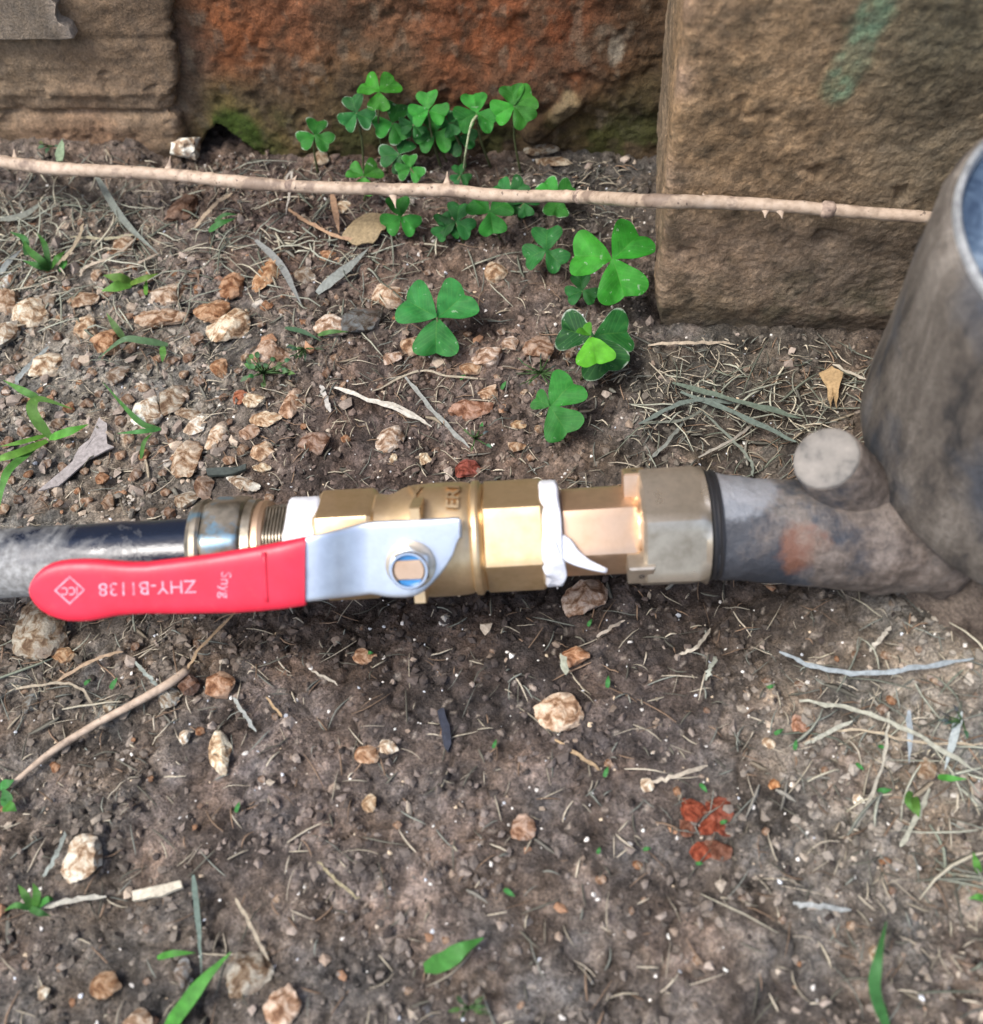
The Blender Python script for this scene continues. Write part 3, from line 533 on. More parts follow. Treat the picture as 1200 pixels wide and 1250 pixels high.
STONES = [
 (234, 190, 40, 34, WHITE, 0, 'white lumpy stone just below the hole in the wall'),
 (223, 260, 32, 42, BRN, 10, 'smooth brown clod like stone under the thorny stem, near the white lump'),
 (150, 304, 30, 26, TAN, 0, 'small tan stone crossed by a dry stalk in the upper left grass'),
 (12, 371, 32, 38, TAN, 0, 'tan stone at the left edge above the grey cream one'),
 (40, 388, 42, 40, CREAM, 20, 'jagged cream stone second from the left edge'),
 (8, 410, 34, 34, (.40, .37, .33), 0, 'grey cream stone cut by the left picture edge'),
 (58, 373, 22, 28, GREY, 0, 'small grey brown pebble right of the jagged cream stone'),
 (103, 370, 38, 22, TAN, -5, 'flat tan stone under the forked green blade'),
 (108, 402, 36, 30, (.44, .33, .235), 0, 'blocky tan stone with pale pitted top'),
 (133, 420, 34, 32, ORG_, 0, 'orange clod under the crossing grass blades'),
 (208, 364, 42, 32, (.40, .31, .25), -20, 'pinkish tan stone lying on top of a longer one'),
 (200, 393, 68, 26, (.36, .25, .18), -8, 'long pinkish stone with another stone resting against it'),
 (260, 384, 42, 34, ORG_, 25, 'orange tan stone touching the big rounded cream one'),
 (282, 405, 56, 48, (.50, .40, .30), 25, 'largest rounded cream and brown stone left of centre'),
 (331, 436, 48, 42, (.36, .25, .195), 0, 'pinkish brown stone beside the small leafy weed'),
 (270, 453, 24, 26, ORG_, 0, 'small orange pebble below the big rounded cream stone'),
 (60, 449, 44, 32, CREAM, -20, 'yellowish cream wedge stone at the left, above the long blade'),
 (145, 462, 25, 28, (.25, .215, .195), 0, 'small round grey pebble with lichen'),
 (181, 506, 40, 40, (.62, .60, .56), 0, 'flat round white stone on the left'),
 (212, 494, 34, 42, (.28, .24, .20), 0, 'greyish tan stone just right of the round white one'),
 (330, 333, 26, 62, (.42, .235, .115), 15, 'long upright orange stone beside a grey dry blade'),
 (286, 352, 28, 36, (.32, .165, .085), 0, 'orange brown stone above the rounded cream one'),
 (267, 346, 16, 16, (.25, .15, .12), 0, 'tiny reddish brown pebble left of the orange brown stone'),
 (374, 339, 26, 22, GREY, 0, 'flat grey slate chip beside the dry grey leaf'),
 (442, 396, 52, 42, DGREY, -10, 'dark charcoal grey stone near the middle'),
 (405, 402, 42, 26, (.46, .37, .32), 10, 'pale pinkish stone touching the dark grey stone'),
 (474, 365, 38, 34, (.46, .34, .26), 0, 'cream pink stone just above the dark grey stone'),
 (607, 336, 28, 26, (.40, .30, .215), 0, 'small tan stone below the clover in the middle'),
 (421, 256, 18, 18, CREAM, 0, 'small cream pebble under the thorny stem by the brown leaf'),
 (402, 315, 32, 15, (.40, .22, .12), 10, 'narrow orange chip near the dry grey leaf'),
 (392, 195, 20, 24, (.34, .27, .20), 0, 'small brown stone under the leftmost clover'),
 (662, 185, 42, 17, (.24, .215, .18), 0, 'flat grey stone at the foot of the wall, upper of a pair'),
 (674, 200, 44, 16, (.42, .34, .25), 5, 'flat cream stone at the foot of the wall, lower of a pair'),
 (502, 424, 30, 30, (.38, .26, .18), 0, 'tan stone tucked under the large speckled clover'),
 (477, 438, 26, 17, (.42, .32, .28), -5, 'flat pink chip left of the large speckled clover'),
 (596, 438, 34, 32, (.46, .36, .32), 30, 'pale pink angular stone right of the large speckled clover'),
 (624, 422, 21, 20, (.42, .33, .29), 0, 'small pink pebble right of the pale pink angular stone'),
 (661, 430, 42, 34, (.27, .175, .13), 0, 'half buried brown stone left of the clover by the block'),
 (575, 451, 26, 16, (.38, .25, .16), 0, 'small orange tan chip below the pale pink angular stone'),
 (477, 539, 34, 36, (.42, .34, .30), 40, 'star shaped pale pink stone above the valve'),
 (480, 561, 15, 12, (.5, .45, .36), 0, 'tiny cream pebble under the star shaped stone'),
 (519, 562, 18, 16, (.5, .44, .35), 0, 'tiny white and cream pebble above the valve body'),
 (571, 573, 28, 24, RED, 0, 'dark red brick chip just above the valve lettering'),
 (570, 503, 60, 28, (.32, .17, .12), -5, 'half buried reddish stone above the valve'),
 (597, 482, 24, 18, (.45, .31, .22), -20, 'small peach chip right of the half buried reddish stone'),
 (633, 520, 18, 11, (.42, .31, .20), 0, 'tiny tan pebble left of the lowest clover'),
 (629, 547, 24, 11, (.38, .27, .19), 0, 'tiny flat tan chip below and left of the lowest clover'),
 (616, 499, 15, 13, (.40, .25, .17), 0, 'tiny peach pebble in the middle of the soil'),
 (310, 489, 26, 22, (.50, .42, .32), 20, 'cream flake touching an orange red chip'),
 (294, 488, 18, 22, (.34, .11, .05), 0, 'orange red chip touching a cream flake'),
 (357, 497, 28, 36, (.40, .27, .20), 0, 'pinkish brown stone with a dark notch'),
 (325, 515, 38, 20, (.50, .38, .27), -8, 'cream brown lens shaped stone'),
 (265, 536, 19, 38, (.52, .42, .34), 5, 'upright pale stone among grey gravel'),
 (240, 523, 28, 24, (.60, .57, .54), 0, 'whitish stone with a dark spot'),
 (234, 508, 46, 16, (.34, .30, .26), 20, 'long pale sliver below the greyish tan stone'),
 (229, 567, 36, 50, (.40, .31, .24), 0, 'large round tan stone just above the plastic pipe'),
 (248, 594, 26, 32, (.25, .175, .14), -15, 'brown stone above the coupling nut'),
 (229, 611, 32, 22, (.32, .28, .24), 0, 'grey mottled stone touching the coupling nut'),
 (306, 529, 24, 18, (.38, .27, .22), 0, 'flat pink flake under the lens shaped stone'),
 (325, 553, 32, 26, (.46, .34, .25), 15, 'speckled tan stone above the threaded fitting'),
 (321, 571, 24, 15, (.52, .46, .36), 0, 'cream chip below the speckled tan stone'),
 (384, 546, 36, 28, (.25, .16, .13), 0, 'half buried brown stone with pale streaks'),
 (298, 592, 44, 15, (.40, .37, .34), 22, 'long pale sliver above the fitting'),
 (58, 770, 64, 66, (.31, .27, .225), 0, 'large grey tan stone below the tip of the red handle'),
 (79, 801, 34, 18, (.40, .26, .15), 15, 'orange tan chip under the large grey tan stone'),
 (268, 838, 38, 30, (.42, .24, .15), -15, 'orange speckled stone below the red handle'),
 (231, 838, 26, 26, (.20, .12, .095), 0, 'reddish brown clod left of the orange speckled stone'),
 (271, 922, 28, 50, (.58, .50, .38), -28, 'upright stone spotted white and brown on the lower left soil'),
 (107, 1051, 46, 48, (.54, .47, .39), 0, 'cream white crumbly stone at the lower left'),
 (37, 862, 20, 24, (.15, .16, .17), 0, 'small blue grey pebble near the left edge below the pipe'),
 (207, 853, 24, 26, (.30, .30, .29), 0, 'small pale grey stone under the diagonal twig end'),
 (226, 901, 14, 14, (.58, .56, .52), 0, 'tiny white pebble right of the diagonal twig'),
 (133, 864, 16, 15, (.36, .35, .32), 0, 'tiny grey pebble left of the diagonal twig'),
 (713, 731, 52, 44, (.36, .26, .215), 0, 'lumpy pink tan stone against the end of the white tape'),
 (701, 802, 34, 24, (.46, .24, .13), 0, 'orange stone with a grey green scrap, below the valve'),
 (680, 869, 60, 46, (.52, .38, .28), 5, 'knobbly cream orange stone, biggest in the dark soil'),
 (445, 803, 28, 17, (.42, .26, .17), 5, 'small orange pebble below the steel lever'),
 (638, 1013, 31, 30, (.36, .23, .175), 0, 'pink tan squarish stone low in the middle'),
 (449, 922, 28, 20, (.44, .28, .18), 0, 'orange stone beside a white chip on dark soil'),
 (473, 912, 28, 16, (.58, .53, .47), 15, 'white chip beside an orange stone on dark soil'),
 (451, 982, 18, 20, (.46, .36, .25), 0, 'small yellowish pebble low left of the middle'),
 (790, 960, 16, 15, (.60, .55, .48), 0, 'small white pebble at the end of a pale root'),
 (939, 907, 16, 14, (.50, .42, .33), 0, 'small cream pebble beside a tiny green sprout at right'),
 (976, 888, 20, 24, (.44, .24, .17), 0, 'peach pebble under crossing dry blades at right'),
 (1130, 939, 24, 22, (.32, .25, .19), 0, 'tan clod like stone under the right dry grass'),
 (1048, 977, 15, 12, (.66, .64, .60), 0, 'bright white pebble on the right soil'),
 (945, 958, 14, 12, (.46, .21, .07), 0, 'bright orange pebble on the right soil'),
 (1020, 1093, 16, 14, (.62, .62, .61), 0, 'white pebble low on the right soil'),
 (1194, 1082, 22, 30, (.48, .40, .35), 0, 'pale stone at the right edge near the bottom'),
 (227, 1188, 25, 28, (.20, .20, .215), 0, 'blue grey stone beside the wide green blade at the bottom'),
 (304, 1186, 58, 50, (.30, .26, .215), 0, 'large tan stone right of the wide green blade at the bottom'),
 (132, 1202, 38, 28, (.30, .18, .10), 0, 'orange brown stone at the bottom left'),
 (349, 1230, 46, 42, (.46, .32, .24), 0, 'white and orange stone at the bottom edge'),
 (171, 1243, 36, 22, (.36, .28, .22), 0, 'tan stone cut by the bottom edge'),
 (55, 1211, 13, 15, (.52, .50, .44), 0, 'tiny pale pebble at the bottom left'),
 (1067, 1163, 15, 18, (.44, .38, .30), 0, 'small pale pebble near the bottom right'),
 (520, 1233, 26, 16, (.075, .08, .10), 0, 'dark blue grey chip at the bottom edge'),
 (8, 345, 14, 22, (.42, .46, .50), 0, 'pale blue grey pebble at the left edge above the tan stones'),
]
for s in STONES:
    px, py, w_, h_, c, ang, lab = s
    sub = 4 if max(w_, h_) >= 40 else 3 if max(w_, h_) > 18 else 2
    wh = 'white lumpy' in lab; V, Fs, base = rock(px, py, w_*1.12, h_*1.12, c, ang, sub, flat=.8 if wh else .55, bury=0. if wh else .27)
    if wh: V = V+np.array([0, -4., 2.])
    o = mesh('stone' if max(w_, h_) > 22 else 'pebble', V, Fs, m_rock, org=base, color=(c[0]*.84+.30*sum(c)/3, c[1]*.90+.30*sum(c)/3, c[2]*.86+.30*sum(c)/3), sharp=30); tag(o, lab, 'stone' if max(w_, h_) > 22 else 'pebble', 'stones lying on the soil')
# crumbled red brick pieces
br = [(848, 990, 24, 24, 10, 'red brick fragment, upper left of the crumbled cluster'), (876, 988, 28, 24, 30, 'largest red brick fragment, upper right of the crumbled cluster'), (841, 1011, 16, 16, 0, 'small red brick fragment at the left side of the crumbled cluster'),
      (863, 1012, 22, 16, -20, 'pale red brick fragment in the middle of the crumbled cluster'), (884, 1013, 15, 15, 15, 'red brick fragment at the right side of the crumbled cluster'), (877, 1037, 26, 20, 35, 'bright red brick fragment, lower right of the crumbled cluster'), (857, 1041, 22, 18, 0, 'dark red brick fragment at the foot of the crumbled cluster')]
for i, (px, py, w_, h_, a_, lab) in enumerate(br):
    V, Fs, base = rock(px, py, w_*1.45, h_*1.3, RED, a_, 3, flat=.45, rough=1.15, bury=.3)
    c = ((.27, .075, .042), (.22, .07, .045), (.17, .085, .06))[i % 3]
    tag(mesh('brick_fragment', V, Fs, m_rock, org=base, color=c, sharp=25), lab, 'brick fragment', 'crumbled red brick fragments')
# scattered pebbles one can still count
spots = [(s[0], s[1], max(s[2], s[3])/2) for s in STONES]+[(b[0], b[1], 13) for b in br]
def free(px, py, r): return all((px-a)**2+(py-b)**2 > (r+c+1)**2 for a, b, c in spots)
zones = [(0, 330, 330, 630, 95), (330, 300, 560, 560, 25), (0, 740, 260, 1100, 12), (560, 400, 700, 570, 12), (900, 790, 1200, 1100, 16), (300, 760, 900, 1100, 14), (0, 1110, 1200, 1250, 14), (0, 230, 300, 330, 8)]
for x0, y0, x1, y1, n_ in zones:
    k = 0; tries = 0
    while k < n_ and tries < 2000:
        tries += 1; px, py = random.uniform(x0, x1), random.uniform(y0, y1); r_ = random.uniform(4, 8.5)*(1.25 if x1 <= 330 and y1 == 630 else .9)
        if not free(px, py, r_): continue
        spots.append((px, py, r_)); k += 1
        b_ = random.choice([(.25, .21, .18), (.30, .25, .205), (.34, .27, .215), (.22, .17, .14), (.38, .33, .27), (.31, .20, .13), (.27, .235, .21)])
        V, Fs, base = rock(px, py, 2*r_, 2*r_*random.uniform(.7, 1), b_, random.uniform(0, 180), 2, flat=.6, rough=1.7, bury=.3, seed=random.randint(1, 10**6))
        zn = {(0, 330): 'in the gravel patch above the plastic pipe', (330, 300): 'on the reddish soil between the gravel and the clovers', (0, 740): 'on the soil below the red handle', (560, 400): 'around the lowest clovers', (900, 790): 'on the dry tan soil below the meter', (300, 760): 'on the dark soil below the valve', (0, 1110): 'along the bottom edge of the picture', (0, 230): 'among the dead grass at the upper left'}[(x0, y0)]
        hue = 'brown' if b_[0] < .24 else 'orange tan' if b_[2] < .14 else 'pale cream' if b_[0] > .36 else 'greyish' if b_[0] < .28 else 'tan'
        tag(mesh('pebble', V, Fs, m_rock, org=base, color=b_, sharp=25), 'small '+hue+' pebble '+zn, 'pebble', 'small pebbles strewn over the soil')

# ------------------------------------------------------------------ loose crumbs and gravel (nobody could count these)
def in_frame(n, pad=30):
    px = rng.uniform(-pad-40, 1200+pad, n); py = rng.uniform(140, 1250+pad, n); return px, py
V0, F0 = ICO[1]
def scatter(name, n, rmin, rmax, cols, probs, seed, label, dens=None, power=2.5, sub=1, flat=.8):
    global rng
    r = np.random.default_rng(seed); V0, F0 = ICO[sub]
    X_ = r.uniform(-312, 216, n); Y_ = r.uniform(-188, 186, n)
    if dens is not None:
        p_ = dens(X_, Y_); k = r.uniform(size=n) < p_; X_, Y_ = X_[k], Y_[k]
    k = ~((X_ > XB-1) & (Y_ > YF-2)) & ~((X_ < XS) & (Y_ > YS-4)); X_, Y_ = X_[k], Y_[k]; n = len(X_)
    z_ = ghd(X_, Y_)[0]
    rad = rmin+(rmax-rmin)*r.uniform(size=n)**power
    ax = rad[:, None]*r.uniform(.65, 1.25, (n, 3)); ax[:, 2] *= flat
    th = r.uniform(0, 2*np.pi, n); c_, s_ = np.cos(th), np.sin(th)
    jit = 1+.28*r.normal(size=(n, len(V0)))
    L = V0[None]*jit[..., None]*ax[:, None]; x_ = L[..., 0]*c_[:, None]-L[..., 1]*s_[:, None]; y_ = L[..., 0]*s_[:, None]+L[..., 1]*c_[:, None]
    V = np.stack([x_+X_[:, None], y_+Y_[:, None], L[..., 2]+(z_+ax[:, 2]*.25)[:, None]], -1).reshape(-1, 3)
    Fs = (F0[None]+(np.arange(n)*len(V0))[:, None, None]).reshape(-1, 3)
    ci = r.choice(len(cols), n, p=np.array(probs)/sum(probs)); cc = np.array(cols)[ci]*r.uniform(.7, 1.3, (n, 1))
    if cols[0][0] < 0:                                  # take colour of soil there
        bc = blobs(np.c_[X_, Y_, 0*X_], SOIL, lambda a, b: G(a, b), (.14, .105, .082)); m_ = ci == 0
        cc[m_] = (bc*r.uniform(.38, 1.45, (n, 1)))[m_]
    o = mesh(name, V, Fs, m_debris, vcol=np.repeat(np.clip(cc, .01, .8), len(V0), 0), smooth=False); return tag(o, label, name.replace('_', ' '), kind='stuff')
dL = lambda x, y: np.clip(.45+.55*sstep(-60, -140, x)*sstep(-40, 0, y)+.35*sstep(90, 130, x)*sstep(-10, -50, y), 0, 1)
scatter('soil_crumbs', 60000, .25, 1.6, [(-1, 0, 0), (.22, .17, .13), (.05, .04, .035), (.34, .29, .23)], [.88, .03, .07, .02], 11, 'loose soil crumbs covering the ground', dens=lambda x, y: .22+.78*sstep(-.10, .20, fbm(np.c_[x, y]/26, 3, 27)), power=3.2)
scatter('gravel', 5200, .7, 2.9, [(.30, .25, .21), (.22, .18, .15), (.38, .31, .24), (.30, .17, .10), (.5, .46, .40)], [.4, .3, .15, .08, .07], 12, 'fine gravel mixed into the soil', dens=lambda x, y: .07+.93*sstep(-40, -130, x)*sstep(-30, 10, y)*sstep(150, 110, y), sub=1)
scatter('white_grit', 2600, .2, .75, [(.66, .63, .58), (.55, .58, .62), (.5, .40, .28)], [.6, .2, .2], 13, 'tiny white grit specks sprinkled on the soil', power=1.6)

# dead grass and root fibres
def fibres(name, n, lmin, lmax, wid, cols, seed, label, dens, lift=.8, crv=.45, thk=.9):
    r = np.random.default_rng(seed); X_ = r.uniform(-312, 216, n); Y_ = r.uniform(-188, 184, n); k = r.uniform(size=n) < dens(X_, Y_); X_, Y_ = X_[k], Y_[k]; n = len(X_)
    L_ = r.uniform(lmin, lmax, n)*r.uniform(.4, 1, n); th = r.uniform(0, 2*np.pi, n); cv = r.normal(0, crv, n); NS = 5
    ts = np.linspace(0, 1, NS); px = np.zeros((n, NS)); py = np.zeros((n, NS)); cx_, cy_ = X_.copy(), Y_.copy()
    for i in range(NS):
        px[:, i], py[:, i] = cx_, cy_; a = th+cv*ts[i]; cx_ = cx_+np.cos(a)*L_/NS; cy_ = cy_+np.sin(a)*L_/NS
    ok = ~((((px > XB-2) & (py > YF-3)) | ((px < XS+1) & (py > YS-6)) | (py > YB-4)).any(1)); px, py, th, cv, L_ = px[ok], py[ok], th[ok], cv[ok], L_[ok]; n = len(px)
    gzv = ghd(px.ravel(), py.ravel())[0].reshape(n, NS)
    zl = np.linspace(0, 1, NS)[None]; base = gzv.mean(1, keepdims=True)*.55+gzv*.45+r.uniform(.2, lift*2, (n, 1))+np.abs(r.normal(0, lift, (n, 1)))*np.sin(zl*np.pi*r.uniform(.5, 1.3, (n, 1)))
    w_ = r.uniform(*wid, n)[:, None]*np.array([.6, 1, 1, .8, .3])[None]; a = th[:, None]+cv[:, None]*ts[None]; nx, ny = -np.sin(a), np.cos(a)
    A = np.stack([px+nx*w_, py+ny*w_, base], -1); B = np.stack([px-nx*w_, py-ny*w_, base-w_*.3], -1); T = np.stack([px, py, base+w_*thk], -1)
    V = np.stack([A, T, B], 2).reshape(-1, 3); NVs = NS*3; f = []
    for i in range(NS-1):
        for j in range(3): f.append((i*3+j, i*3+(j+1) % 3, (i+1)*3+(j+1) % 3, (i+1)*3+j))
    f = np.array(f); Fs = (f[None]+(np.arange(n)*NVs)[:, None, None]).reshape(-1, 4)
    cc = np.array(cols)[r.integers(0, len(cols), n)]*r.uniform(.6, 1.3, (n, 1))
    return tag(mesh(name, V, Fs, m_debris, vcol=np.repeat(np.clip(cc, .01, .8), NVs, 0)), label, name.replace('_', ' '), kind='stuff')
def dens_f(x, y):
    d = .16+.8*np.exp(-((x+250)/75)**2-((y-110)/60)**2)+.9*np.exp(-((x-90)/55)**2-((y-50)/30)**2)+.55*np.exp(-((x-135)/50)**2-((y+80)/45)**2)+.5*np.exp(-((x+150)/60)**2-((y+60)/30)**2)+.7*np.exp(-((x+90)/60)**2-((y-165)/22)**2)+.5*np.exp(-((x-25)/30)**2-((y-165)/18)**2)+.35*np.exp(-((x+80)/70)**2-((y-60)/40)**2)
    return np.clip(d, 0, 1)
fibres('dead_grass_litter', 26000, 3, 18, (.11, .33), [(.36, .32, .24), (.44, .39, .30), (.19, .20, .17), (.22, .15, .10), (.12, .115, .09)], 21, 'dead grass fibres and rootlets littering the soil', dens_f)
fibres('dead_grass_mat', 12000, 14, 42, (.22, .55), [(.20, .21, .165), (.27, .28, .225), (.15, .165, .125), (.40, .37, .28), (.33, .33, .26)], 23, 'mat of long limp grey green dead grass on the soil', lambda x, y: np.clip(.95*np.exp(-((x+235)/75)**2-((y-118)/34)**2)+.55*np.exp(-((x-110)/45)**2-((y-48)/22)**2)+.5*np.exp(-((x-160)/40)**2-((y+85)/40)**2)+.35*np.exp(-((x+220)/50)**2-((y+75)/35)**2)+.45*np.exp(-((x+80)/60)**2-((y-120)/25)**2), 0, 1), 1.6, .55, .25)
fibres('leaf_litter', 1300, 5, 18, (.35, .95), [(.15, .145, .12), (.20, .19, .16), (.26, .22, .16), (.10, .095, .075)], 22, 'flat shreds of grey dead grass on the soil', lambda x, y: dens_f(x, y)**1.5, .9, .3, .15)

# ------------------------------------------------------------------ blades, stalks and twigs that stand out
def ribbon(path, wid, fold=.25, tip=True):
    path = [np.asarray(p, float) for p in path]; n = len(path); V = []
    for i, p in enumerate(path):
        t = nz(path[min(i+1, n-1)]-path[max(i-1, 0)]); v_ = nz(CAM-p)*.5+np.array([0, 0, .5]); s_ = nz(np.cross(t, v_)); up = np.cross(s_, t)
        u_ = i/(n-1); w_ = wid*(min(1, .5+u_*3)*(min(1, (1-u_)*2.0+.06) if tip else min(1, (1-u_)*6+.25)*(1+.22*math.sin(i*1.7+p[0]))))/2
        V += [p+s_*w_+up*w_*fold, p, p-s_*w_+up*w_*fold, p-up*.12]
    Fs = []
    for i in range(n-1):
        a = i*4; b = a+4; Fs += [(a, a+1, b+1, b), (a+1, a+2, b+2, b+1), (a+2, a+3, b+3, b+2), (a+3, a, b, b+3)]
    Fs += [(0, 3, 2, 1), tuple((n-1)*4+k for k in (0, 1, 2, 3))]
    return np.array(V), Fs
def pxpath(pts, n=6, dz=1.2):
    P = []
    for q in pts: P.append(GG(q[0], q[1], q[2] if len(q) > 2 else dz))
    return crpath(P, n)
STRAW, GSTR, BLUEG, DGRN = (.36, .30, .21), (.22, .23, .19), (.31, .355, .375), (.09, .12, .09)
